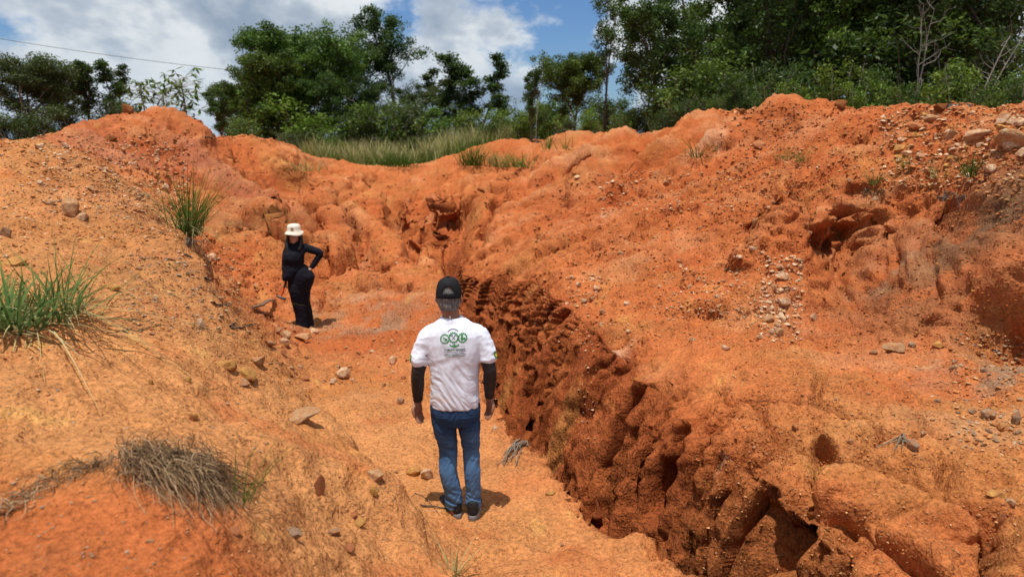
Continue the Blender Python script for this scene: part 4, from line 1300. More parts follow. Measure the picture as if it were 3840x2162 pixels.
# single stones of each strewn patch: nothing tells them apart within a patch
PATCH = [
    ((0, 600, 700, 1000), 20, (12, 26), 'ptpt', 'small loose stone strewn over the gravelly left bank', 'loose stones on the left bank'),
    ((120, 540, 640, 780), 26, (14, 30), 'pptp', 'pale stone chip in the white gravel band along the left bank crest', 'chips of the crest gravel band'),
    ((420, 950, 1000, 1350), 22, (14, 28), 'tgpy', 'small stone strewn at the right end of the left bank', 'loose stones at the end of the left bank'),
    ((2850, 980, 2990, 1260), 22, (14, 30), 'ppt', 'small pale stone of the trail down the right bench', 'small stones of the stone trail'),
    ((2200, 900, 2900, 1250), 34, (14, 30), 'ptp', 'small pale stone strewn over the lower right slope', 'loose stones on the lower right slope'),
    ((2500, 600, 3300, 900), 26, (12, 26), 'ptr', 'small stone strewn over the upper right slope', 'loose stones on the upper right slope'),
    ((3350, 420, 3840, 680), 44, (18, 44), 'ptyr', 'stone chip of the coarse rubble on the upper right flank', 'rubble on the upper right flank'),
    ((3580, 1280, 3840, 1700), 12, (16, 30), 'ggtt', 'small grey stone of the heap near the right border', 'grey heap near the right border'),
    ((1020, 1220, 1560, 1440), 36, (12, 30), 'ptr', 'small stone chip on the red path between the people', 'stone chips on the red path'),
    ((960, 900, 1700, 1150), 10, (12, 22), 'tp', 'small stone in the basin behind the woman', 'stones in the basin'),
    ((100, 1650, 1500, 2150), 9, (14, 28), 'trt', 'small stone lying in the near sand', 'stones in the near sand'),
    ((2900, 1350, 3600, 1650), 14, (14, 28), 'gtr', 'small stone lying on the right bench', 'stones on the right bench'),
]
for (x0, y0, x1, y1), n, (s0, s1), ms, lab, grp in PATCH:
    for _ in range(n):
        w = random.uniform(s0, s1) * random.choice((.8, 1, 1.25))
        put_stone(random.uniform(x0, x1), random.uniform(y0, y1), w, w * random.uniform(.45, .8), random.choice(ms), lab, grp, name='loose_stone', sink=random.uniform(.25, .45))

# gravel and crumbs of soil: nobody could count them
m_grav, g = new_mat('gravel')
gat = g.n('ShaderNodeAttribute', attribute_name='soil').outputs['Color']
gn = g.noise(g.n('ShaderNodeTexCoord').outputs['Object'], 60, 3, .6)
finish(g, g.mix(1.0, gat, g.ramp(gn, [(.3, .7), (.7, 1.2)]), 'MULTIPLY'), .95, .1)
ZONES = [((0, 500, 720, 900), 1700, (2.5, 7), 'poto'), ((0, 850, 1000, 1350), 2000, (2.5, 7), 'toor'), ((150, 540, 700, 800), 700, (3, 8), 'ppto'), ((700, 900, 1750, 1450), 1700, (2.5, 6), 'toor'), ((900, 1350, 1900, 2100), 1100, (2.5, 6), 'too'),
         ((2000, 650, 2900, 1300), 2800, (2.5, 7), 'toor'), ((2700, 380, 3840, 750), 2300, (3, 8), 'toro'), ((3300, 400, 3840, 700), 700, (4, 11), 'pto'), ((2700, 750, 3840, 1300), 1700, (2.5, 7), 'oror'), ((2700, 1250, 3840, 1750), 1600, (2.5, 6.5), 'oort'), ((3550, 1250, 3840, 1700), 300, (4, 11), 'gto'),
         ((2850, 960, 3010, 1280), 260, (4, 12), 'ppt'), ((2120, 1030, 2280, 1150), 90, (4, 9), 'ptt'), ((2170, 1150, 2240, 1650), 50, (4, 8), 'ptt'), ((400, 420, 1200, 800), 700, (2.5, 6), 'oor'), ((2600, 1700, 3840, 2150), 900, (2.5, 6), 'oot'), ((0, 1350, 1000, 2160), 600, (3, 8), 'oog'),
         ((2250, 640, 2780, 800), 260, (3, 8), 'ptt'), ((2450, 1000, 2900, 1200), 500, (3, 8), 'pto'), ((1200, 650, 1950, 1050), 500, (3, 7), 'oor'), ((450, 950, 900, 1250), 500, (3, 9), 'ggt')]
GC = {'p': (.60, .40, .25), 't': (.50, .27, .13), 'o': (.42, .16, .055), 'r': (.34, .10, .035), 'g': (.33, .225, .145)}
octa_f = np.array([[0, 2, 4], [2, 1, 4], [1, 3, 4], [3, 0, 4], [2, 0, 5], [1, 2, 5], [3, 1, 5], [0, 3, 5]])
octa_v = np.array([[1, 0, 0], [-1, 0, 0], [0, 1, 0], [0, -1, 0], [0, 0, 1], [0, 0, -1.0]])
gv_, gf_, gc_, k = [], [], [], 0
for (x0, y0, x1, y1), n, (s0, s1), ms in ZONES:
    for _ in range(n):
        loc, nrm = hit_pix(random.uniform(x0, x1), random.uniform(y0, y1))
        if loc is None or loc.y > 26:
            continue
        s_ = random.uniform(s0, s1) * (loc - CAMV).length / FPX * random.choice((.7, .9, 1.2))
        v = octa_v * (np.random.default_rng(k).uniform(.55, 1.15, (6, 1))) * np.array([1, random.uniform(.5, 1), random.uniform(.25, .6)]) * s_
        a = random.uniform(0, 6.28)
        ca_, sa_ = math.cos(a), math.sin(a)
        v = v @ np.array([[ca_, sa_, 0], [-sa_, ca_, 0], [0, 0, 1]]) + rng.normal(size=(6, 3)) * s_ * .16
        gv_.append(v + np.array(loc) + np.array(nrm) * s_ * .2)
        gf_.append(octa_f + 6 * k)
        cc = np.array(GC[random.choice(ms)]) * random.uniform(.7, 1.25)
        gc_.append(np.tile(cc, (6, 1)))
        k += 1
gme = mesh_np('gravel', np.concatenate(gv_), np.concatenate(gf_), False)
add_color(gme, 'soil', np.concatenate(gc_))
tag(link('gravel', gme, m_grav), 'fine gravel and crumbs of soil strewn over the slopes', kind='stuff')

# ================================================================ GRASS TUFTS, ROOTS AND STICKS
m_blue, g = new_mat('blue_green_blades')
ga = g.n('ShaderNodeAttribute', attribute_name='leaf').outputs['Fac']
gcol = g.ramp(ga, [(0, (.05, .105, .026)), (.35, (.11, .175, .052)), (.7, (.25, .26, .10))])
gd = g.n('ShaderNodeBsdfDiffuse', ins={'Color': gcol}).outputs[0]
gt = g.n('ShaderNodeBsdfTranslucent', ins={'Color': gcol}).outputs[0]
finish(g, None, shader=g.n('ShaderNodeMixShader', ins={0: .3, 1: gd, 2: gt}).outputs[0])


def tuft(px, py, label, n, H, wid, lean, col, spread=.05, group=None, name='grass_tuft', arch=.5, dirx=None, part='blades', dry=0, mat=None):
    loc, nrm = hit_pix(px, py)
    o = bpy.data.objects.new(name, None)
    COL.objects.link(o)
    o.location = loc
    tag(o, label, 'grass tuft', group)
    B = MB()
    P = np.c_[rng.normal(size=(n, 2)) * spread, np.full(n, -.01)]
    d = P[:, :2] / (np.linalg.norm(P[:, :2], axis=1, keepdims=True) + 1e-6) + rng.normal(size=(n, 2)) * .6
    if dirx is not None:
        d = d + np.array(dirx)
    d /= np.linalg.norm(d, axis=1, keepdims=True)
    blades(B, P, H * rng.uniform(.45, 1.1, n), np.clip(col + rng.normal(size=n) * .12, 0, 1), wid, lean, 5, arch, np.c_[d, np.zeros(n)])
    me = B.mesh('tuft_blades', False)
    me.materials.append(mat or m_grass)
    link(part, me, None, o)
    if dry:
        B = MB()
        P = np.c_[rng.normal(size=(dry, 2)) * spread * .9, np.full(dry, .0)]
        blades(B, P, H * .55 * rng.uniform(.4, 1.1, dry), np.clip(.85 + rng.normal(size=dry) * .1, 0, 1), wid * .6, lean * 2.2, 4, 1.2, np.c_[d[rng.integers(0, n, dry)], np.zeros(dry)])
        me = B.mesh('tuft_dry', False)
        me.materials.append(m_grass)
        link('dry_blades', me, None, o)
    return o


tuft(110, 1205, 'broad-bladed bluish green grass tuft at the left border', 95, .42, .018, .75, .32, .14, dry=90, mat=m_blue)
tuft(240, 1165, 'thin long-bladed grass tuft just right of the broad-bladed one', 45, .58, .010, .8, .3, .06, dry=50, mat=m_blue)
tuft(30, 1225, 'broad-bladed grass tuft cut by the left border', 50, .34, .024, .6, .3, .08, dry=30, mat=m_blue)
tuft(712, 880, 'spiky green grass clump on the edge of the left bank', 170, .88, .010, .5, .24, .06, dry=120, dirx=(.35, 0))
tuft(895, 1880, 'sparse green blades right of the dry grass mat', 16, .34, .006, .6, .2, .04, dirx=(.6, .2))
tuft(1700, 2150, 'straw-coloured blades at the bottom border below the man', 22, .22, .010, .6, .8, .03)
T = 'grass tufts on the right slopes'
for px, py, lab, n, H, wid, lean, col, sp in [
    (1775, 620, 'bushy green tuft in the notch right of the pale grass', 160, .95, .03, .45, .22, .25), (1870, 625, 'brown dead tuft right of the bushy green one', 120, .7, .03, .5, .62, .22), (1975, 625, 'grey-green spreading tuft on the far right slope', 130, .6, .03, .8, .4, .35),
    (1500, 625, 'dark green tuft at the front edge of the pale grass', 110, .8, .03, .5, .12, .3), (1370, 615, 'low tuft left of the dark green one by the pale grass', 90, .6, .03, .6, .3, .35), (2055, 560, 'thin upright tuft under the snapped trunk', 18, .8, .03, .3, .3, .08), (2120, 560, 'arching thin tuft left of the first soil knob', 16, .55, .02, .9, .3, .1),
    (2620, 590, 'two-part green tuft on the right slope above the pale vein', 50, .5, .016, .7, .18, .12), (3020, 605, 'wispy tuft below the highest knob', 50, .32, .008, .8, .4, .08), (2935, 600, 'wispy tuft left of the one below the highest knob', 40, .3, .008, .7, .5, .07), (3275, 690, 'straw and green tuft hanging over the right scarp', 70, .30, .009, .9, .5, .05),
    (3390, 650, 'slender green tuft behind the right scarp', 26, .38, .010, .4, .25, .04), (3640, 660, 'spiky dark green tuft on the right scarp near the border', 50, .34, .014, .6, .15, .05), (3530, 665, 'thin dry tuft left of the spiky one on the right scarp', 40, .3, .008, .8, .6, .07), (1130, 640, 'dry scrubby tuft on the slope behind the woman', 80, .5, .02, .8, .6, .3)]:
    tuft(px, py, lab, n, H, wid, lean, col, sp, T)

# the mat of dead grass draped over the corner mound
M_STRAW, g = new_mat('dead_straw')
ga = g.n('ShaderNodeAttribute', attribute_name='leaf').outputs['Fac']
finish(g, g.ramp(ga, [(0, (.05, .028, .014)), (.45, (.19, .11, .055)), (.8, (.34, .215, .115)), (1, (.48, .34, .20))]), .9, .15)
M_ROOT = simple_mat('root', (.20, .155, .115), .95, .35, 25, .4)
M_STICK = simple_mat('stick', (.075, .058, .048), .95, .35, 20, .5)


def draped(B, a, b, r, lift, n=7, k=4, wob=10):
    pts = []
    ph = random.uniform(0, 6)
    for i in range(n):
        t = i / (n - 1)
        px, py = a[0] + (b[0] - a[0]) * t + wob * math.sin(ph + t * 5), a[1] + (b[1] - a[1]) * t + wob * math.cos(ph * 2 + t * 4)
        loc, _ = hit_pix(px, py)
        if loc is None or loc.y > 4:
            break
        pts.append(np.array(loc) + np.array([0, 0, lift * (math.sin(t * 3.14) * .9 + .25)]))
    if len(pts) > 2 and max(np.linalg.norm(np.diff(pts, axis=0), axis=1)) < .3:
        B.tube(np.array(pts), np.linspace(r, r * .5, len(pts)), k, random.uniform(0, 1))


B = MB()
for i in range(560):
    t = random.random()
    a = (470 + 300 * t + random.gauss(0, 26), 1708 + 85 * t * t + random.gauss(0, 20))
    L = random.uniform(.5, 1.1)
    b = (a[0] + (130 + 70 * random.random()) * L + random.gauss(0, 50), a[1] + (130 - 40 * t + random.gauss(0, 60)) * L)
    draped(B, a, b, random.uniform(.0009, .0024), random.uniform(.004, .075), wob=16)
for i in range(120):
    t = random.random() ** .8
    a = (480 - 470 * t + random.gauss(0, 14), 1718 + 40 * t + 175 * t * t + random.gauss(0, 12))
    b = (a[0] - random.uniform(40, 120), a[1] + random.uniform(10, 70))
    draped(B, a, b, random.uniform(.0009, .002), random.uniform(.003, .04), wob=16)
for i in range(140):                                   # loose tangle
    a = (random.uniform(430, 830), random.gauss(1760, 45))
    an = random.uniform(0, 6.28)
    b = (a[0] + math.cos(an) * random.uniform(40, 120), a[1] + abs(math.sin(an)) * random.uniform(20, 90))
    draped(B, a, b, random.uniform(.0009, .002), random.uniform(.01, .10), wob=24)
for i in range(60):
    a = (820 + random.gauss(0, 40), 1830 + random.gauss(0, 30))
    b = (a[0] + random.gauss(60, 40), a[1] + random.uniform(30, 110))
    draped(B, a, b, .0015, .015)
me = B.mesh('dead_grass')
me.materials.append(M_STRAW)
o = link('dead_grass_mat', me)
tag(o, 'matted grey-brown dead grass draped over the red corner mound', 'dead grass')


def sticks(name, label, paths, mat, r, cat='stick', group=None, lift=.01, wob=4):
    B = MB()
    for p in paths:
        pts = []
        for (px, py) in p:
            loc, _ = hit_pix(px, py)
            pts.append(np.array(loc) + np.array([0, 0, lift]))
        P = np.array(pts)
        t = np.linspace(0, len(P) - 1, len(P) * 3)
        P = np.stack([np.interp(t, np.arange(len(P)), P[:, j]) for j in range(3)], -1) + rng.normal(size=(len(t), 3)) * r * .5
        B.tube(P, np.linspace(r, r * .55, len(P)), 6)
    me = B.mesh(name)
    me.materials.append(mat)
    o = link(name, me)
    tag(o, label, cat, group)
    return o


sticks('forked_stick', 'dark forked stick at the right foot of the left bank', [[(862, 1228), (880, 1238), (920, 1228), (962, 1218)], [(872, 1235), (868, 1222), (886, 1212)]], M_STICK, .009, lift=.012)
sticks('dry_stick', 'short dark stick on the left bank below the spiky clump', [[(800, 1140), (830, 1148), (862, 1152)]], M_STICK, .009, lift=.012)
sticks('dry_stick', 'short black root stub on the left bank beside the spiky clump', [[(690, 955), (705, 960), (722, 968)]], M_STICK, .008, lift=.012)
sticks('dry_stick', 'thick stub of root on the lower left bank edge', [[(765, 1046), (785, 1054), (800, 1052)]], M_STICK, .009, lift=.012)
sticks('twig', 'crooked dark twig crossing the man\'s left heel', [[(1576, 1899), (1610, 1900), (1650, 1906), (1690, 1912), (1726, 1922)]], M_STICK, .006, lift=.012)
sticks('twig', 'thin bent twig left of the man\'s shoes', [[(1554, 1849), (1590, 1862), (1620, 1895), (1652, 1936)]], M_STICK, .0025, lift=.006)
sticks('twig', 'thin straight root lying across the path left of the woman\'s rubble', [[(1010, 1367), (1050, 1369), (1100, 1372)]], M_STICK, .004, lift=.008)
sticks('dead_twig', 'crooked dead twig sticking out of the left hill', [[(770, 520), (795, 522), (806, 535)], [(795, 522), (802, 500), (800, 492)]], M_STICK, .018, lift=.04)
sticks('dead_branch', 'grey branch lying on the upper right slope below the middle knob', [[(2850, 470), (2890, 458), (2950, 452)], [(2890, 458), (2910, 466)]], M_ROOT, .012, lift=.02)
for i, (pts, lab) in enumerate([([(945, 1158), (990, 1140), (1028, 1124)], 'upper of the two brown boards lying left of the woman'), ([(955, 1166), (990, 1178), (1020, 1188)], 'lower of the two brown boards lying left of the woman')]):
    a, b = [np.array(hit_pix(*pts[j])[0]) for j in (0, 2)]
    L = np.linalg.norm(b - a)
    bm = bmesh.new()
    bmesh.ops.create_cube(bm, size=1)
    bmesh.ops.subdivide_edges(bm, edges=[e for e in bm.edges if abs(e.verts[0].co.x - e.verts[1].co.x) > .5], cuts=5)
    for v in bm.verts:
        v.co = Vector((v.co.x * L, v.co.y * .06 + .015 * math.sin(v.co.x * 7), v.co.z * .025 + .008 * math.sin(v.co.x * 11)))
    me = bpy.data.meshes.new('board')
    bm.to_mesh(me)
    bm.free()
    me.materials.append(M_BARKR)
    o = link('wooden_board', me)
    o.location = (a + b) / 2 + np.array([0, 0, .015])
    d = b - a
    o.rotation_euler = (.2, -math.asin(d[2] / L), math.atan2(d[1], d[0]))
    tag(o, lab, 'board', 'boards left of the woman')

# bundles of dead roots
B = MB()
for i in range(18):
    a = (1955 + random.gauss(0, 14), 1655 + random.gauss(0, 8))
    b = (1905 + random.gauss(0, 18), 1735 + random.gauss(0, 10))
    if i > 11:
        b = (1985 + random.gauss(0, 8), 1660 + random.gauss(0, 12))
    pts = []
    for j in range(6):
        t = j / 5
        loc, _ = hit_pix(a[0] + (b[0] - a[0]) * t, a[1] + (b[1] - a[1]) * t)
        if loc is not None and abs(loc.y - 5.6) < 1.2 and loc.z > -.3:
            pts.append(np.array(loc) + np.array([rng.normal() * .012, rng.normal() * .012, .015 + .05 * math.sin(t * 3.1) * random.random()]))
    if len(pts) > 2:
        B.tube(np.array(pts), np.linspace(.007, .003, len(pts)), 5)
me = B.mesh('roots')
me.materials.append(M_ROOT)
tag(link('root_bundle', me), 'grey bundle of dead roots on the gully lip right of the man', 'roots')
B = MB()
for i in range(14):
    a = (3385 + random.gauss(0, 6), 1655 + random.gauss(0, 8))
    b = (3385 + random.uniform(-130, 60), 1680 + random.gauss(0, 8))
    pts = []
    for j in range(5):
        t = j / 4
        loc, _ = hit_pix(a[0] + (b[0] - a[0]) * t, a[1] + (b[1] - a[1]) * t)
        pts.append(np.array(loc) + np.array([0, 0, .012 + .03 * (1 - t)]))
    B.tube(np.array(pts), np.linspace(.005, .002, 5), 5)
me = B.mesh('roots')
me.materials.append(M_ROOT)
tag(link('root_bundle', me), 'thin fan of roots beside the rounded brown stone on the right bench', 'roots')
# roots hanging from the right scarp and below the spiky clump
for (cx, cy, w, L, lab) in [(3560, 740, 60, .35, 'dark roots hanging under the grass of the right scarp'), (3270, 720, 40, .25, 'straw roots hanging over the right scarp\'s left hollow'), (725, 905, 26, .75, 'red-brown roots hanging below the spiky grass clump')]:
    B = MB()
    c0 = np.array(hit_pix(cx, cy)[0])
    tops = []
    for i in range(34):
        loc, nrm = hit_pix(cx + random.uniform(-w, w), cy + random.gauss(0, 8))
        p = np.array(loc)
        if np.linalg.norm(p - c0) > .45:
            p = c0 + rng.normal(size=3) * np.array([.12, .05, .02])
        p = p + np.array([0, -.03, .02])
        tops.append(p)
        d = np.array([random.gauss(.1, .12), -.25 + random.gauss(0, .1), -1])
        B.tube(bend(p, d, L * random.uniform(.4, 1), 5, .12, -.05), np.linspace(.004, .0015, 6), 4)
    tops = np.array(sorted(tops, key=lambda q: q[0]))
    B.tube(tops, .005, 5)                                  # the runner they hang from
    me = B.mesh('hanging_roots')
    me.materials.append(M_ROOT if cy > 730 else M_STRAW)
    tag(link('hanging_roots', me), lab, 'roots')

# small red shard standing in the sand
o = put_stone(1205, 1822, 60, 90, 'r', 'thin reddish shard standing upright in the near sand', None, 'stone_shard', True, .15, rot=.9, deep=.25, tilt=.05)

# ---- black crumpled heap behind the right ridge
o = put_stone(3740, 378, 150, 60, 'g', None, None, 'black_heap', True, .1)
o.location.y += .9
o.location.z -= .14
M_BLACK = simple_mat('black_plastic', (.016, .017, .019), .35, .3, 8, .6, .4)
o.data.materials[0] = M_BLACK
tag(o, 'black crumpled heap half hidden behind the right ridge near the border', 'heap')

# ---- overhead cable
a, b = at(-700, 20, 33), at(1100, 284, 46)
P = np.array([a + (b - a) * t + np.array([0, 0, -.9 * 4 * t * (1 - t) * .4]) for t in np.linspace(0, 1, 40)])
B = MB()
B.tube(P, .014, 6)
me = B.mesh('cable')
me.materials.append(simple_mat('cable', (.09, .09, .095), .6, .1, 5))
tag(link('overhead_cable', me), 'thin grey overhead cable sloping down across the cloudy sky', 'cable')
# ================================================================ PEOPLE
class Lofts:
    """closed shapes that a voxel remesh melts into one skin"""
    def __init__(s):
        s.v, s.f = [], []

    def rings(s, rings):
        n0 = len(s.v)
        k = len(rings[0])
        for r_ in rings:
            s.v += [tuple(p) for p in r_]
        for i in range(len(rings) - 1):
            for j in range(k):
                a, b = n0 + i * k + j, n0 + i * k + (j + 1) % k
                s.f.append((a, b, b + k, a + k))
        s.f.append(tuple(n0 + j for j in reversed(range(k))))
        s.f.append(tuple(n0 + (len(rings) - 1) * k + j for j in range(k)))

    def column(s, secs, k=28, e=2.3, smooth=4):
        """sections (z, cx, cy, rx, ry) stacked upwards"""
        A = np.array(secs, float)
        t = np.linspace(0, len(A) - 1, (len(A) - 1) * smooth + 1)
        A = np.stack([cubic(t, A[:, j]) for j in range(5)], -1)
        a = np.linspace(0, 2 * math.pi, k, endpoint=False)
        ca, sa = np.cos(a), np.sin(a)
        cx = np.sign(ca) * np.abs(ca) ** (2 / e)
        sy = np.sign(sa) * np.abs(sa) ** (2 / e)
        s.rings([np.stack([c_[1] + c_[3] * cx, c_[2] + c_[4] * sy, np.full(k, c_[0])], -1) for c_ in A])

    def limb(s, P, r, k=14, flat=1.0, smooth=4, ref=None):
        P = np.array(P, float)
        r = np.array(r, float)
        t = np.linspace(0, len(P) - 1, (len(P) - 1) * smooth + 1)
        Q = np.stack([cubic(t, P[:, j]) for j in range(3)], -1)
        rr_ = np.interp(t, np.arange(len(P)), r)
        T, U, W = frames(Q)
        if ref is not None:
            U = np.cross(T, ref)
            U /= np.linalg.norm(U, axis=1, keepdims=True)
            W = np.cross(T, U)
        a = np.linspace(0, 2 * math.pi, k, endpoint=False)
        # rounded ends
        rings = []
        for q, u, w, r_ in zip(Q, U, W, rr_):
            rings.append(q + r_ * (np.cos(a)[:, None] * u + flat * np.sin(a)[:, None] * w))
        e0 = Q[0] - T[0] * rr_[0] * .6 + .55 * (rings[0] - Q[0])
        e1 = Q[-1] + T[-1] * rr_[-1] * .6 + .55 * (rings[-1] - Q[-1])
        s.rings([e0] + rings + [e1])

    def ball(s, c, r, k=16):
        c, r = np.array(c, float), np.array(r, float)
        a = np.linspace(0, 2 * math.pi, k, endpoint=False)
        rings = []
        for t in np.linspace(-1.35, 1.35, 9):
            rings.append(c + r * np.stack([np.cos(a) * math.cos(t), np.sin(a) * math.cos(t), np.full(k, math.sin(t))], -1))
        s.rings(rings)

    def remesh(s, name, voxel, smooth=6, fac=.5):
        me = bpy.data.meshes.new('tmp')
        me.from_pydata(s.v, [], s.f)
        bm = bmesh.new()
        bm.from_mesh(me)
        bmesh.ops.recalc_face_normals(bm, faces=bm.faces)
        bm.to_mesh(me)
        bm.free()
        o = bpy.data.objects.new('tmp', me)
        COL.objects.link(o)
        md = o.modifiers.new('r', 'REMESH')
        md.mode = 'VOXEL'
        md.voxel_size = voxel
        md.use_smooth_shade = True
        ms = o.modifiers.new('s', 'SMOOTH')
        ms.iterations = smooth
        ms.factor = fac
        dg = bpy.context.evaluated_depsgraph_get()
        out_ = bpy.data.meshes.new_from_object(o.evaluated_get(dg))
        bpy.data.objects.remove(o)
        bpy.data.meshes.remove(me)
        out_.name = name
        out_.polygons.foreach_set('use_smooth', np.ones(len(out_.polygons), bool))
        return out_


def cubic(t, y):
    i = np.clip(t.astype(int), 0, len(y) - 2)
    f = t - i
    ym = np.concatenate([[2 * y[0] - y[1]], y, [2 * y[-1] - y[-2]]])
    p0, p1, p2, p3 = ym[i], ym[i + 1], ym[i + 2], ym[i + 3]
    return .5 * (2 * p1 + (p2 - p0) * f + (2 * p0 - 5 * p1 + 4 * p2 - p3) * f ** 2 + (3 * p1 - p0 - 3 * p2 + p3) * f ** 3)


def co_of(me):
    a = np.zeros(len(me.vertices) * 3, np.float32)
    me.vertices.foreach_get('co', a)
    return a.reshape(-1, 3)


def nrm_of(me):
    a = np.zeros(len(me.vertices) * 3, np.float32)
    me.vertices.foreach_get('normal', a)
    return a.reshape(-1, 3)


def displace(me, d):
    c_ = co_of(me) + nrm_of(me) * d[:, None]
    me.vertices.foreach_set('co', c_.astype(np.float32).ravel())
    me.update()


def cloth_mat(name, col, rough=.85, weave=900, var=.12, alt_col=None, spec=.15):
    m, g = new_mat(name)
    t = g.n('ShaderNodeTexCoord').outputs['Object']
    n1_ = g.noise(t, 9, 4, .6)
    n2_ = g.noise(t, weave, 2, .5)
    c = g.mix(n1_, tuple(v * (1 - var) for v in col), tuple(min(1, v * (1 + var)) for v in col))
    if alt_col is not None:
        at_ = g.n('ShaderNodeAttribute', attribute_name='wear_and_light').outputs['Fac']
        c = g.mix(at_, c, alt_col)
    finish(g, c, rough, spec, bump(g, n2_, .25, .002))
    return m


M_SKIN = simple_mat('skin', (.27, .125, .078), .55, .12, 30, .05, .35)
M_SKIN2 = simple_mat('skin_tan', (.44, .24, .165), .55, .12, 30, .05, .35)
M_SHIRT = cloth_mat('white_cotton', (.72, .755, .86), .9, 900, .02, alt_col=(.60, .42, .27))
M_JEANS = cloth_mat('denim', (.022, .050, .115), .9, 700, .25, alt_col=(.10, .22, .42))
M_BLACKC = cloth_mat('black_cloth', (.012, .012, .014), .8, 600, .2)
M_SLEEVE = cloth_mat('black_lycra', (.014, .015, .018), .5, 500, .2, spec=.4)
M_NAVY = cloth_mat('black_navy_cloth', (.0085, .009, .016), .85, 500, .25)
M_HAT = cloth_mat('off_white_cloth', (.68, .63, .52), .9, 500, .05)
M_GREYHAIR, g = new_mat('grey_hair')
t = g.n('ShaderNodeTexCoord').outputs['Object']
mp = g.n('ShaderNodeMapping', ins={'Vector': t, 'Scale': (150, 150, 22)}).outputs[0]
hn = g.noise(mp, 1.0, 4, .7)
finish(g, g.ramp(hn, [(.3, (.035, .033, .032)), (.55, (.16, .155, .15)), (.75, (.42, .41, .40))]), .6, .3, bump(g, hn, .8, .006))
M_HAIR = simple_mat('black_hair', (.008, .007, .007), .45, .3, 60, .3, .4)
M_SOLE = simple_mat('sole_grey', (.20, .20, .205), .8, .25, 30, .2)
M_SHOE = simple_mat('shoe_black', (.018, .018, .02), .7, .3, 60, .4)
M_GREEN = simple_mat('print_green', (.045, .235, .06), .8, .1, 40)
M_DGREEN = simple_mat('print_dark', (.035, .075, .05), .8, .1, 40)
M_YPRINT = simple_mat('print_yellow', (.55, .50, .06), .8, .1, 40)
M_WHITE = simple_mat('white_tag', (.8, .78, .74), .8, .05, 40)

# ---------------------------------------------------------------- the man on the path, seen from behind
MX = float(at(1704, 1400, 4.45)[0])
feet = at_z(1725, 1905, 0.0)
mz = min(gz(MX - .02, 4.47), gz(MX + .1, 4.47)) - .005
man = bpy.data.objects.new('person', None)
COL.objects.link(man)
man.location = (MX, 4.47, mz)
tag(man, 'person in white printed t-shirt, blue jeans and black cap seen from behind on the path', 'person')


def hand(L, wrist, down, palm, length=.175, curl=.35, sgn=1):
    """palm, four unequal bent fingers and a thumb leaving the side of the palm near its base"""
    wrist, down, palm = (np.array(v, float) for v in (wrist, down, palm))
    down /= np.linalg.norm(down)
    palm = palm - down * (palm @ down)
    palm /= np.linalg.norm(palm)
    side = np.cross(down, palm) * sgn                # towards the thumb
    s_ = length / .175
    L.limb([wrist - down * .03, wrist + down * .02 * s_, wrist + down * .06 * s_, wrist + down * .088 * s_], [.027 * s_, .031 * s_, .038 * s_, .036 * s_], 14, .48, 3, ref=palm)
    for off, ln in ((.029, .070), (.010, .080), (-.010, .075), (-.028, .058)):
        p = wrist + down * .085 * s_ + side * off * s_
        d = down.copy()
        P = [p - d * .012]
        for q, c_ in ((.42, curl * .6), (.33, curl), (.25, curl * .8)):
            d = d * math.cos(c_) + palm * math.sin(c_)
            p = p + d * ln * q * s_
            P.append(p)
        L.limb(P, [.0098 * s_, .0092 * s_, .0086 * s_, .0072 * s_], 8, 1.0, 2)
    b = wrist + down * .022 * s_ + side * .026 * s_
    t1 = b + (down * .7 + side * .75 + palm * .25) * .036 * s_
    t2 = t1 + (down * .95 + side * .2 + palm * .4) * .030 * s_
    t3 = t2 + (down * 1.0 - side * .1 + palm * .35) * .022 * s_
    L.limb([b - side * .01, t1, t2, t3], [.015 * s_, .0125 * s_, .0105 * s_, .008 * s_], 8, 1.0, 2)


HX = -.030
LSH, LEL, LWR = (-.170, 0, 1.345), (-.246, -.035, 1.11), (-.262, .015, .880)
RSH, REL, RWR = (.170, 0, 1.35), (.242, -.03, 1.125), (.238, .02, .905)
L = Lofts()
L.column([(1.515, HX, .012, .055, .07), (1.55, HX, .02, .066, .085), (1.60, HX, .018, .075, .096), (1.65, HX, .015, .077, .098), (1.70, HX, .012, .066, .084), (1.738, HX, .01, .030, .04)], 24, 2.1)
L.limb([(0, -.005, 1.38), (-.012, .0, 1.46), (HX, .01, 1.56)], [.070, .060, .058], 16)
for sx in (-1, 1):
    L.limb([(HX + sx * .076, .006, 1.575), (HX + sx * .086, -.004, 1.60), (HX + sx * .084, -.002, 1.632)], [.009, .016, .012], 8, .45, 3, ref=np.array([1.0, 0, 0]))
L.limb([(HX, .108, 1.615), (HX, .122, 1.592)], [.012, .015], 8)
L.column([(.80, 0, 0, .13, .09), (.95, 0, 0, .135, .095), (1.2, 0, 0, .15, .095), (1.36, 0, 0, .15, .085), (1.42, 0, 0, .08, .06)], 24)
for A_, B_, C_, sg in ((LSH, LEL, LWR, 1), (RSH, REL, RWR, -1)):
    L.limb([(A_[0] * .7, 0, A_[2]), A_, B_, C_, (C_[0], C_[1] + .004, C_[2] - .02)], [.05, .048, .040, .029, .028], 12)
hand(L, LWR, (-.02, .02, -1), (.75, -.62, 0), .18, .42, 1)
hand(L, RWR, (.03, .02, -1), (-.75, -.62, 0), .18, .38, -1)
for hp, kn, an in (((-.075, 0, .82), (-.056, .0, .50), (-.022, .01, .09)), ((.080, 0, .82), (.108, 0, .50), (.118, .01, .09))):
    L.limb([hp, kn, an], [.075, .05, .038], 14)
    L.limb([(an[0], -.03, .055), (an[0], .06, .05), (an[0], .12, .04)], [.033, .034, .028], 10)
body = L.remesh('body', .0065, 3, .4)
link('body', body, M_SKIN, man)

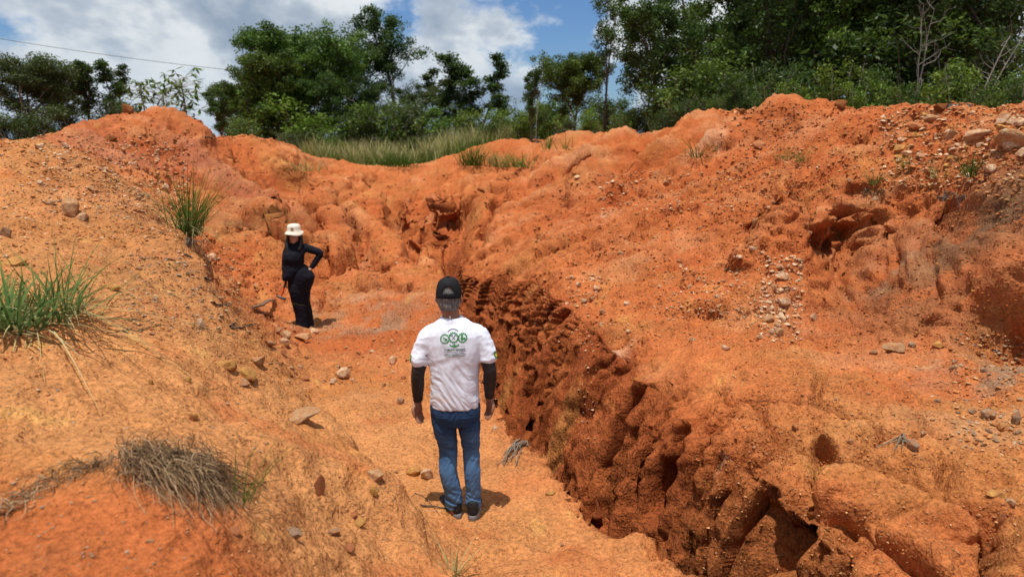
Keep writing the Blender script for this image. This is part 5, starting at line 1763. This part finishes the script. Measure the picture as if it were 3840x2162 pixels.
# t-shirt
L = Lofts()
L.column([(.85, .0, .0, .172, .126), (.90, 0, .0, .170, .130), (1.0, 0, 0, .166, .130), (1.12, 0, 0, .172, .127), (1.24, 0, -.004, .186, .125), (1.33, 0, -.006, .192, .118), (1.395, 0, -.004, .182, .104), (1.435, -.004, 0, .135, .088), (1.468, -.012, .0, .088, .074), (1.482, -.015, .0, .076, .070)], 36, 2.35)
L.limb([(-.12, 0, 1.375), (-.170, 0, 1.350), (-.212, -.012, 1.265), (-.238, -.025, 1.168)], [.060, .066, .063, .066], 18)
L.limb([(.12, 0, 1.378), (.170, 0, 1.355), (.208, -.01, 1.28), (.230, -.022, 1.19)], [.060, .066, .062, .063], 18)
shirt = L.remesh('shirt', .0062, 5)
c_ = co_of(shirt)
fold = ridged(np.stack([c_[:, 0] * 6 + c_[:, 2] * 5, c_[:, 1] * 6, c_[:, 2] * 11 - c_[:, 0] * 4], -1), 2, 401)
low = sstep(1.28, 1.0, c_[:, 2])
fold2 = ridged(np.stack([c_[:, 0] * 7, c_[:, 1] * 7, c_[:, 2] * 17 + c_[:, 0] * 7 + 1.2 * np.sin(c_[:, 0] * 14)], -1), 2, 402)
drape = ridged(np.stack([c_[:, 0] * 11, c_[:, 1] * 9, c_[:, 2] * 2.4], -1), 2, 403)
slv = sstep(.17, .22, np.abs(c_[:, 0]))
displace(shirt, .0028 * fold * (1 - low) + .0055 * fold2 * low + .004 * drape + .005 * slv * fold)
wear_and_light = shirt.attributes.new('wear_and_light', 'FLOAT', 'POINT')
wear_and_light.data.foreach_set('value', (np.exp(-(((c_[:, 0] + .10) / .06) ** 2 + ((c_[:, 2] - .935) / .022) ** 2)) * .55 * (c_[:, 1] < 0)).astype(np.float32))
shirt_o = link('shirt', shirt, M_SHIRT, man)

# jeans
L = Lofts()
L.column([(.72, .01, 0, .150, .105), (.78, .004, -.002, .170, .122), (.84, 0, -.002, .174, .122), (.90, 0, 0, .165, .115)], 30, 2.3)
L.limb([(-.084, -.004, .80), (-.076, -.012, .68), (-.056, .006, .52), (-.058, -.016, .36), (-.030, -.006, .20), (-.022, .004, .085)], [.090, .083, .066, .064, .061, .064], 22)
L.limb([(.088, -.004, .80), (.097, -.012, .68), (.106, 0, .52), (.112, -.012, .36), (.118, -.004, .20), (.118, .004, .085)], [.088, .078, .061, .059, .054, .056], 22)
jeans = L.remesh('jeans', .0068, 4)
c_ = co_of(jeans)
kn = np.exp(-((c_[:, 2] - .55) / .09) ** 2) + 1.3 * sstep(.34, .12, c_[:, 2])
seat = np.exp(-((c_[:, 2] - .74) / .06) ** 2)
cr = ridged(np.stack([c_[:, 0] * 9, c_[:, 1] * 9, c_[:, 2] * 30 + c_[:, 0] * 14], -1), 2, 411)
cr2 = ridged(np.stack([c_[:, 0] * 14 + 3, c_[:, 1] * 14, c_[:, 2] * 16 - c_[:, 0] * 22], -1), 2, 412)
displace(jeans, .0055 * kn * cr + .0035 * cr2 + .003 * seat * cr)
c_ = co_of(jeans)
wear_and_light = jeans.attributes.new('wear_and_light', 'FLOAT', 'POINT')
w_ = np.clip(.30 + .55 * cr * kn * .6 + .5 * sstep(.60, .40, c_[:, 2]) + .3 * fbm(c_ * 7, 2, 413) - .2 * seat - .35 * sstep(.62, .85, c_[:, 2]), 0, 1)  # sunlit calves and the shirt's shade on the thighs painted in, with crease wear
wear_and_light.data.foreach_set('value', w_.astype(np.float32))
jo = link('jeans', jeans, M_JEANS, man)
for xx, sd in ((-.085, -1), (.085, 1)):                     # back pockets
    B = MB()
    q = [(xx - .05, .80), (xx + .05, .80), (xx + .05, .71), (xx, .685), (xx - .05, .71), (xx - .05, .80)]
    jb = BVHTree.FromPolygons([v.co for v in jeans.vertices], [p.vertices[:] for p in jeans.polygons])
    P = []
    for i in range(5):
        for t in np.linspace(0, 1, 5, endpoint=False):
            X0, Z0 = q[i][0] + (q[i + 1][0] - q[i][0]) * t, q[i][1] + (q[i + 1][1] - q[i][1]) * t
            h_, _, _, _ = jb.ray_cast(Vector((X0, -1, Z0)), Vector((0, 1, 0)))
            if h_ is not None:
                P.append(np.array(h_) + np.array([0, -.001, 0]))
    B.tube(np.array(P + P[:1]), .0022, 5)
    me = B.mesh('pocket_seam')
    link('pocket_seam', me, M_JEANS, jo)

# black arm sleeves
for nm, A_, B_, C_ in (('arm_sleeve', LSH, LEL, LWR), ('arm_sleeve', RSH, REL, RWR)):
    L = Lofts()
    A2 = (A_[0] + (B_[0] - A_[0]) * .4, A_[1] + (B_[1] - A_[1]) * .4, A_[2] + (B_[2] - A_[2]) * .4)
    mid_ = tuple((np.array(B_) + np.array(C_)) / 2 + np.array([0, -.004, 0]))
    L.limb([A2, B_, mid_, C_], [.055, .047, .045, .034], 18)
    me = L.remesh('arm_sleeve', .006, 3)
    c_ = co_of(me)
    displace(me, .003 * ridged(np.stack([c_[:, 0] * 10, c_[:, 1] * 10, c_[:, 2] * 24], -1), 2, 421))
    link(nm, me, M_SLEEVE, man)

# shoes
for an, rot, nm in (((-.024, .015), .55, 'shoe'), ((.118, .0), -.06, 'shoe')):
    e = bpy.data.objects.new('shoe', None)
    COL.objects.link(e)
    e.parent = man
    e.location = (an[0], an[1], 0)
    e.rotation_euler = (0, 0, rot)
    L = Lofts()
    L.limb([(0, -.055, .06), (0, -.02, .062), (0, .06, .055), (0, .13, .046), (0, .185, .040)], [.037, .042, .044, .046, .034], 16, .85)
    L.limb([(0, -.045, .05), (0, -.035, .10), (0, -.028, .125)], [.036, .042, .042], 14)
    me = L.remesh('upper', .006, 4)
    link('upper', me, M_SHOE, e)
    B = Lofts()
    yy = np.linspace(0, 2 * math.pi, 28, endpoint=False)
    out_ = np.stack([.046 * np.sin(yy) * (1 + .10 * np.cos(yy)), .065 + .152 * -np.cos(yy), yy * 0], -1)
    out_[:, 0] = np.sign(out_[:, 0]) * np.abs(out_[:, 0]) ** .85 * .046 ** .15
    B.rings([out_ * np.array([.94, .98, 1]) + (0, 0, -.002), out_ + (0, 0, .008), out_ * np.array([1.02, 1.01, 1]) + (0, 0, .028), out_ * np.array([.97, .985, 1]) + (0, 0, .040)])
    me = bpy.data.meshes.new('sole')
    me.from_pydata(B.v, [], B.f)
    link('sole', me, M_SOLE, e)

# hair and cap
L = Lofts()
L.column([(1.535, HX, -.012, .056, .066), (1.56, HX, .002, .071, .090), (1.60, HX, .010, .079, .098), (1.66, HX, .012, .080, .099), (1.70, HX, .012, .066, .085)], 28, 2.1)
hair = L.remesh('hair', .005, 3)
c_ = co_of(hair)
displace(hair, .0035 * fbm(c_ * np.array([90, 90, 30]), 2, 431))
bm = bmesh.new()
bm.from_mesh(hair)
bmesh.ops.delete(bm, geom=[v for v in bm.verts if v.co.y > .03 - (v.co.z - 1.56) * .1], context='VERTS')
bm.to_mesh(hair)
bm.free()
link('hair', hair, M_GREYHAIR, man)
cap = bpy.data.objects.new('cap', None)
COL.objects.link(cap)
cap.parent = man
a = np.linspace(0, 2 * math.pi, 64, endpoint=False)
rows_ = []
for t in np.linspace(0, 1, 20):
    zz_ = 1.612 + .138 * math.sin(t * math.pi / 2) ** .95
    rr_ = math.cos(t * math.pi / 2) ** .55 if t < 1 else 0.02
    tilt = -.016 * np.sin(a) * (1 - t)                                  # sits lower at the back
    seam = 1 + .010 * np.cos(a * 6) * (1 - t)
    rows_.append(np.stack([HX + .0875 * rr_ * seam * np.cos(a), .012 + .108 * rr_ * seam * np.sin(a), zz_ + tilt * -1 * -1 + .004 * fbm(np.stack([np.cos(a) * 3, np.sin(a) * 3, a * 0 + t * 5], -1), 2, 441)], -1))
Vc = np.concatenate(rows_)
Fc = []
for i in range(19):
    for j in range(64):
        ang = a[j]
        back = abs(((ang - 1.5 * math.pi) + math.pi) % (2 * math.pi) - math.pi)
        hgt = i / 19
        if back < .48 and .13 < hgt < .13 + .26 * math.sqrt(max(0, 1 - (back / .50) ** 2)):
            continue
        A0 = i * 64 + j
        B0 = i * 64 + (j + 1) % 64
        Fc.append((A0, B0, B0 + 64, A0 + 64))
me = bpy.data.meshes.new('cap_crown')
me.from_pydata([tuple(v) for v in Vc], [], Fc)
me.polygons.foreach_set('use_smooth', np.ones(len(me.polygons), bool))
co_ = link('crown', me, M_BLACKC, cap)
md = co_.modifiers.new('t', 'SOLIDIFY')
md.thickness = .003
B = Lofts()
vis = []
for t in np.linspace(0, 1, 8):
    for k_ in np.linspace(-1.15, 1.15, 15):
        vis.append((HX + math.sin(k_) * (.088 + .0 * t) * (1 - .12 * t), .015 + math.cos(k_) * .105 + t * .07 * math.cos(k_ * .9), 1.625 - .012 * t - .03 * (k_ / 1.15) ** 2 * t))
me = bpy.data.meshes.new('cap_visor')
me.from_pydata(vis, [], [(i * 15 + j, i * 15 + j + 1, (i + 1) * 15 + j + 1, (i + 1) * 15 + j) for i in range(7) for j in range(14)])
vo = link('visor', me, M_BLACKC, cap)
md = vo.modifiers.new('t', 'SOLIDIFY')
md.thickness = .004
bt = bpy.data.objects.new('button', bpy.data.meshes.new('button'))
bm = bmesh.new()
bmesh.ops.create_uvsphere(bm, u_segments=10, v_segments=6, radius=.009)
bm.to_mesh(bt.data)
bm.free()
COL.objects.link(bt)
bt.parent = cap
bt.location = (HX, .012, 1.752)
bt.data.materials.append(M_BLACKC)
# necklace tag at the collar
me = bpy.data.meshes.new('neck_tag')
bm = bmesh.new()
bmesh.ops.create_cube(bm, size=1)
for v in bm.verts:
    v.co = Vector((v.co.x * .010, v.co.y * .003, v.co.z * .016))
bm.to_mesh(me)
bm.free()
link('neck_tag', me, M_WHITE, man, (-.018, -.067, 1.497))

# ---- the print on the back of the t-shirt
sb = BVHTree.FromPolygons([v.co for v in shirt.vertices], [p.vertices[:] for p in shirt.polygons])
PXM = 556.0
ROT = R(2.6)


def on_back(u, v):
    """photograph pixels round (1712, 1235) -> a point just proud of the shirt's back"""
    du, dv = (u - 1712) / PXM, -(v - 1235) / PXM
    du, dv = du * math.cos(ROT) - dv * math.sin(ROT), du * math.sin(ROT) + dv * math.cos(ROT)
    X0, Z0 = .010 + du, 1.335 + dv * 1.03
    h_, n_, _, _ = sb.ray_cast(Vector((X0, -1, Z0)), Vector((0, 1, 0)))
    if h_ is None:
        h_ = Vector((X0, -.12, Z0))
    return (h_.x, h_.y - .0022, h_.z)


class Flat:
    def __init__(s):
        s.v, s.f = [], []

    def strip(s, A_, B_):
        n0 = len(s.v)
        for p, q in zip(A_, B_):
            s.v += [on_back(*p), on_back(*q)]
        for i in range(len(A_) - 1):
            s.f.append((n0 + 2 * i, n0 + 2 * i + 1, n0 + 2 * i + 3, n0 + 2 * i + 2))

    def line(s, p, q, w, n=6):
        p, q = np.array(p, float), np.array(q, float)
        d = q - p
        nn = np.array([-d[1], d[0]]) / np.linalg.norm(d) * w / 2
        P = [p + d * t for t in np.linspace(0, 1, n)]
        s.strip([x_ - nn for x_ in P], [x_ + nn for x_ in P])

    def disc(s, c_, rx, ry=None, n=12):
        ry = ry or rx
        t = np.linspace(0, math.pi, n)
        s.strip([(c_[0] + rx * math.cos(k_), c_[1] - ry * math.sin(k_)) for k_ in t], [(c_[0] + rx * math.cos(k_), c_[1] + ry * math.sin(k_)) for k_ in t])

    def gear(s, c_, ro, ri, teeth=14):
        n = teeth * 8
        t = np.linspace(0, 2 * math.pi, n + 1)
        rad = np.where((np.arange(n + 1) % 8) < 4, ro, ro * .86)
        s.strip([(c_[0] + r_ * math.cos(k_), c_[1] + r_ * math.sin(k_)) for r_, k_ in zip(rad, t)], [(c_[0] + ri * math.cos(k_), c_[1] + ri * math.sin(k_)) for k_ in t])

    def arc(s, c_, r_, a0, a1, w, n=16):
        t = np.linspace(a0, a1, n)
        s.strip([(c_[0] + (r_ - w / 2) * math.cos(k_), c_[1] - (r_ - w / 2) * math.sin(k_)) for k_ in t], [(c_[0] + (r_ + w / 2) * math.cos(k_), c_[1] - (r_ + w / 2) * math.sin(k_)) for k_ in t])

    def make(s, name, mat, parent):
        me = bpy.data.meshes.new(name)
        me.from_pydata(s.v, [], s.f)
        return link(name, me, mat, parent)


f_ = Flat()
f_.gear((1679, 1220), 18.5, 13)
f_.gear((1711.5, 1216), 20, 14)
f_.gear((1744.5, 1219), 18.5, 13)
f_.disc((1683, 1222), 6, 3.4)
f_.line((1674, 1227), (1689, 1227), 1.6)
f_.line((1674, 1214), (1681, 1219), 2)
f_.line((1672, 1223), (1674.5, 1214), 2.2)
f_.disc((1743, 1211), 4.2)
f_.disc((1742.5, 1221), 4.5, 8)
f_.disc((1751, 1222), 4, 4.5)
f_.disc((1713, 1246), 11, 4)
f_.arc((1713, 1228), 21, R(215), R(325), 3.5)
f_.make('gear_print', M_GREEN, shirt_o)
f_ = Flat()
f_.arc((1710, 1212), 25, R(38), R(142), 2.2)
for sg in (-1, 1):
    f_.line((1711.5 - sg * 6, 1223), (1711.5 + sg * 7, 1209), 1.7)
    f_.arc((1711.5 + sg * 5, 1214), 6.5, R(20 if sg > 0 else 60), R(120 if sg > 0 else 160), 1.9, 8)
f_.line((1713, 1236), (1713, 1243), 2.0)
f_.line((1708, 1240), (1718, 1240), 1.3)
f_.line((1672, 1251), (1700, 1247), .9)
f_.line((1727, 1247), (1752, 1250), .9)
f_.line((1670, 1268), (1755, 1266.5), 1.3, 14)
f_.make('tool_print', M_DGREEN, shirt_o)


def lettering(txt, cx, cy, width, name, mat, bold=.02):
    cu = bpy.data.curves.new('t', 'FONT')
    cu.body = txt
    cu.offset = bold
    cu.resolution_u = 2
    o = bpy.data.objects.new('t', cu)
    COL.objects.link(o)
    me = bpy.data.meshes.new_from_object(o.evaluated_get(bpy.context.evaluated_depsgraph_get()))
    bpy.data.objects.remove(o)
    c_ = co_of(me)
    w = c_[:, 0].max() - c_[:, 0].min()
    s_ = width / w
    x0 = (c_[:, 0].max() + c_[:, 0].min()) / 2
    y0 = (c_[:, 1].max() + c_[:, 1].min()) / 2
    V_ = np.array([on_back(cx + (p[0] - x0) * s_, cy - (p[1] - y0) * s_ * 1.25) for p in c_])
    me.vertices.foreach_set('co', V_.astype(np.float32).ravel())
    me.update()
    me.name = name
    link(name, me, mat, shirt_o)


lettering('COMPLEXO BARREIRA', 1713, 1259.5, 79, 'lettering', M_DGREEN, .03)
lettering('Pioneiro do Gesso Planar no Turismo,', 1713, 1273.5, 75, 'lettering', M_DGREEN)
lettering('trabalhando o desenvolvimento regional', 1713, 1279, 82, 'lettering', M_DGREEN)
lettering('com responsabilidade social e ambiental', 1713, 1284.5, 72, 'lettering', M_DGREEN)
for sg, zz_ in ((1, 1.225), (-1, 1.20)):                      # little flags on the sleeves
    for k_, mt in ((0, M_GREEN), (1, M_YPRINT)):
        vv = []
        for i in range(4):
            for j in range(4):
                yv, zv = -.055 + .045 * i / 3 * (1 if k_ == 0 else .5) + k_ * .011, zz_ - .025 + .05 * j / 3 * (1 if k_ == 0 else .5) + k_ * .0125
                h_, n_, _, _ = sb.ray_cast(Vector((sg * 1.0, yv, zv)), Vector((-sg, 0, 0)))
                vv.append((h_.x + sg * (.002 + .001 * k_), h_.y, h_.z))
        me = bpy.data.meshes.new('flag')
        me.from_pydata(vv, [], [(4 * i + j, 4 * i + j + 1, 4 * i + j + 5, 4 * i + j + 4) for i in range(3) for j in range(3)])
        link('sleeve_patch', me, mt, shirt_o)

# ---------------------------------------------------------------- the woman in the basin, turned half left, looking back
WY = 10.6
WX = float(at(1120, 1100, WY)[0])
wz = float(at(1150, 1243, WY)[2])
woman = bpy.data.objects.new('person', None)
COL.objects.link(woman)
wgz = gz(float(at(1146, 1243, WY)[0]), WY)
WDZ = wgz - wz
woman.location = (WX, WY, wgz)
tag(woman, 'person in black blouse and trousers, white bucket hat and sunglasses, one hand on the hip', 'person')


def w3(px, py, dy=0.0):
    p = at(px, py, WY)
    return np.array([p[0] - WX, dy, p[2] - wz])


def wsec(rows_, ry):
    """(px centre, py, half width px) rows, bottom row first -> column sections"""
    out_ = []
    for i, (px, py, hw) in enumerate(rows_):
        p = w3(px, py)
        out_.append((p[2], p[0], ry[i][0], hw / 236.0, ry[i][1]))
    return out_


HC = w3(1106, 899, -.02)
L = Lofts()
L.column([(HC[2] - .105, HC[0], -.045, .040, .05), (HC[2] - .07, HC[0], -.03, .060, .075), (HC[2], HC[0], -.02, .074, .092), (HC[2] + .06, HC[0], -.015, .072, .09), (HC[2] + .10, HC[0], -.01, .045, .06)], 22, 2.1)
L.limb([w3(1110, 945), w3(1109, 925, -.01), w3(1106, 905, -.015)], [.062, .052, .050], 14)
L.limb([HC + (0, -.098, .01), HC + (0, -.122, -.022)], [.011, .016], 8)                         # nose
L.limb([HC + (-.022, -.098, -.058), HC + (0, -.106, -.056), HC + (.022, -.098, -.058)], [.006, .009, .006], 8)   # mouth
L.limb([HC + (0, -.075, -.095), HC + (0, -.06, -.10)], [.03, .03], 10)                           # chin
L.column([(.75, w3(1124, 1080)[0], 0, .15, .12), (1.0, w3(1106, 1010)[0], 0, .12, .10), (1.25, w3(1108, 950)[0], 0, .14, .09), (1.34, w3(1110, 935)[0], 0, .07, .06)], 20)
ra_ = [w3(1080, 946), w3(1071, 1005, -.02), w3(1074, 1066, -.05)]
la_ = [w3(1143, 946, .02), w3(1200, 971, .06), w3(1166, 1026, .02)]
L.limb(ra_, [.045, .037, .027], 12)
L.limb(la_, [.045, .037, .027], 12)
hand(L, ra_[2] + (0, 0, -.01), (.0, -.02, -1), (.9, .3, 0), .16, .75, -1)
hand(L, la_[2] + (-.008, -.03, -.005), (-.85, -.25, -.35), (0, .8, -.4), .15, .25, 1)
wl_ = [w3(1112, 1095, -.05), w3(1122, 1150, -.06), w3(1138, 1225, -.05)]
wr_ = [w3(1140, 1095, .06), w3(1138, 1150, .05), w3(1154, 1225, .06)]
L.limb(wl_, [.085, .055, .04], 12)
L.limb(wr_, [.085, .055, .04], 12)
link('body', L.remesh('body', .009, 3, .4), M_SKIN2, woman)
# trousers
L = Lofts()
L.column(wsec([(1124, 1108, 40), (1128, 1080, 47), (1131, 1052, 49), (1122, 1030, 42), (1112, 1010, 34)], [(0, .14), (.0, .155), (.0, .155), (0, .14), (0, .12)]), 26, 2.2)
L.limb([w3(1114, 1085, -.05), w3(1118, 1110, -.06), w3(1122, 1150, -.06), w3(1132, 1190, -.05), w3(1137, 1243, -.05)], [.115, .115, .092, .088, .092], 18)
L.limb([w3(1136, 1085, .06), w3(1136, 1110, .05), w3(1138, 1150, .05), w3(1148, 1190, .06), w3(1154, 1243, .06)], [.120, .115, .092, .086, .092], 18)
tr = L.remesh('trousers', .010, 4)
c_ = co_of(tr)
displace(tr, .006 * ridged(np.stack([c_[:, 0] * 6, c_[:, 1] * 6, c_[:, 2] * 13], -1), 2, 451))
link('trousers', tr, M_NAVY, woman)
# blouse
L = Lofts()
L.column(wsec([(1088, 1066, 20), (1094, 1050, 27), (1102, 1030, 34), (1105, 1008, 36), (1104, 985, 39), (1107, 962, 40), (1110, 944, 36), (1110, 931, 20), (1109, 922, 13)], [(-.06, .10), (-.05, .13), (-.03, .145), (-.02, .14), (-.03, .15), (-.01, .135), (0, .10), (0, .075), (0, .06)]), 28, 2.2)
L.limb([w3(1084, 946), w3(1076, 965, -.01), w3(1071, 1005, -.02), w3(1073, 1064, -.05)], [.055, .056, .047, .042], 14)
L.limb([w3(1138, 944, .01), w3(1160, 954, .03), w3(1199, 971, .06), w3(1183, 1000, .04), w3(1168, 1022, .02)], [.062, .064, .056, .048, .042], 14)
L.ball(w3(1092, 975, -.09), (.085, .075, .075))
L.ball(w3(1113, 975, -.095), (.085, .075, .075))
bl = L.remesh('blouse', .009, 5)
c_ = co_of(bl)
displace(bl, .007 * ridged(np.stack([c_[:, 0] * 7 + c_[:, 2] * 3, c_[:, 1] * 6, c_[:, 2] * 6 - c_[:, 0] * 8], -1), 2, 452))
link('blouse', bl, M_NAVY, woman)
# hair
L = Lofts()
L.limb([HC + (0, .03, .06), HC + (0, .07, -.02), HC + (.01, .08, -.15), HC + (.02, .075, -.27)], [.085, .095, .09, .06], 16, .75)
L.limb([HC + (-.07, .0, .04), HC + (-.098, -.0, -.05), HC + (-.104, -.06, -.17), HC + (-.08, -.11, -.29)], [.035, .030, .038, .026], 10)
L.limb([HC + (.07, .01, .04), HC + (.098, .01, -.05), HC + (.106, -.04, -.14), HC + (.085, -.09, -.22)], [.035, .034, .036, .024], 10)
L.ball(HC + (0, .035, .045), (.084, .088, .075))
hm = L.remesh('hair', .008, 3)
link('hair', hm, M_HAIR, woman)
# sunglasses
sg_o = bpy.data.objects.new('sunglasses', None)
COL.objects.link(sg_o)
sg_o.parent = woman
M_LENS = simple_mat('lens', (.006, .006, .007), .12, .1, 5, 0, .6)
for sx in (-1, 1):
    L = Lofts()
    L.limb([HC + (sx * .012, -.118, .020), HC + (sx * .038, -.112, .020), HC + (sx * .064, -.092, .022)], [.021, .028, .021], 10, .3, 3, ref=np.array([0, 1.0, 0]))
    me = bpy.data.meshes.new('lens')
    me.from_pydata([tuple(v) for v in L.v], [], L.f)
    link('lens', me, M_LENS, sg_o)
    B = MB()
    B.tube(np.array([HC + (sx * .062, -.085, .03), HC + (sx * .079, -.03, .03), HC + (sx * .08, .02, .025)]), .004, 5)
    link('temple', B.mesh('temple'), M_LENS, sg_o)
# bucket hat
L_ = []
a = np.linspace(0, 2 * math.pi, 48, endpoint=False)
prof = [(.150, .040), (.136, .056), (.118, .078), (.106, .092), (.103, .13), (.098, .165), (.082, .186), (.04, .196), (.003, .198)]
for r_, z_ in prof:
    wv = (.012 * np.sin(a * 2 + .6) + .006 * np.sin(a * 3)) * (r_ > .12)
    L_.append(np.stack([HC[0] + r_ * .98 * np.cos(a), HC[1] + .005 + r_ * 1.08 * np.sin(a), HC[2] + z_ - .022 + wv - .10 * (HC[0] * 0 + r_ * np.sin(a) * -.12)], -1))
vh = np.concatenate(L_)
fh = [(i * 48 + j, i * 48 + (j + 1) % 48, (i + 1) * 48 + (j + 1) % 48, (i + 1) * 48 + j) for i in range(len(prof) - 1) for j in range(48)]
me = bpy.data.meshes.new('bucket_hat')
me.from_pydata([tuple(v) for v in vh], [], fh)
me.polygons.foreach_set('use_smooth', np.ones(len(me.polygons), bool))
ho = link('bucket_hat', me, M_HAT, woman)
md = ho.modifiers.new('t', 'SOLIDIFY')
md.thickness = .004
B = Lofts()
me = bpy.data.meshes.new('hat_mark')
t_ = np.linspace(-.18, .22, 4)
vv = [(HC[0] + .107 * math.sin(q + .05), HC[1] + .005 - .118 * math.cos(q + .05), HC[2] + z_) for z_ in (.085, .105, .125) for q in t_]
me.from_pydata(vv, [], [(i * 4 + j, i * 4 + j + 1, i * 4 + j + 5, i * 4 + j + 4) for i in range(2) for j in range(3)])
link('hat_emblem', me, M_GREYS, ho)
# shoes
for q in (wl_[2], wr_[2]):
    L = Lofts()
    c0 = np.array([q[0], q[1], .0])
    L.limb([c0 + (.03, .03, .045), c0 + (-.05, -.05, .042), c0 + (-.11, -.12, .035)], [.042, .042, .034], 12, .8)
    link('shoe', L.remesh('shoe', .009, 3), M_SHOE, woman)

# hammer in her hand
hd = ra_[2] + np.array([.0, -.02, -.075])
ham = bpy.data.objects.new('hammer', None)
COL.objects.link(ham)
ham.location = np.array([WX, WY, wgz]) + hd
tag(ham, 'small hammer with orange handle and black head hanging from the woman\'s hand', 'hammer')
M_ORANGE = simple_mat('orange_handle', (.75, .10, .03), .5, .1, 20, 0, .4)
M_STEEL = simple_mat('dark_steel', (.03, .03, .032), .4, .2, 20, 0, .5)
dirv = w3(1060, 1140) - w3(1077, 1088)
dirv = dirv / np.linalg.norm(dirv)
for nm, t0, t1, r0, r1, mt in (('grip', -.05, .045, .019, .017, M_STEEL), ('handle', .045, .20, .015, .014, M_ORANGE)):
    L = Lofts()
    L.limb([dirv * t0, dirv * (t0 + t1) / 2, dirv * t1], [r0, r0 * .92, r1], 12)
    me = bpy.data.meshes.new(nm)
    me.from_pydata(L.v, [], L.f)
    link(nm, me, mt, ham)
L = Lofts()
e_ = dirv * .215
cr_ = np.array([-dirv[2], 0, dirv[0]])
cr_ = cr_ / np.linalg.norm(cr_)
L.limb([e_ - cr_ * .075, e_ - cr_ * .03, e_ + cr_ * .03], [.012, .020, .024], 10)
L.limb([e_ + cr_ * .03, e_ + cr_ * .07], [.023, .023], 10)
link('head', L.remesh('head', .006, 2), M_STEEL, ham)
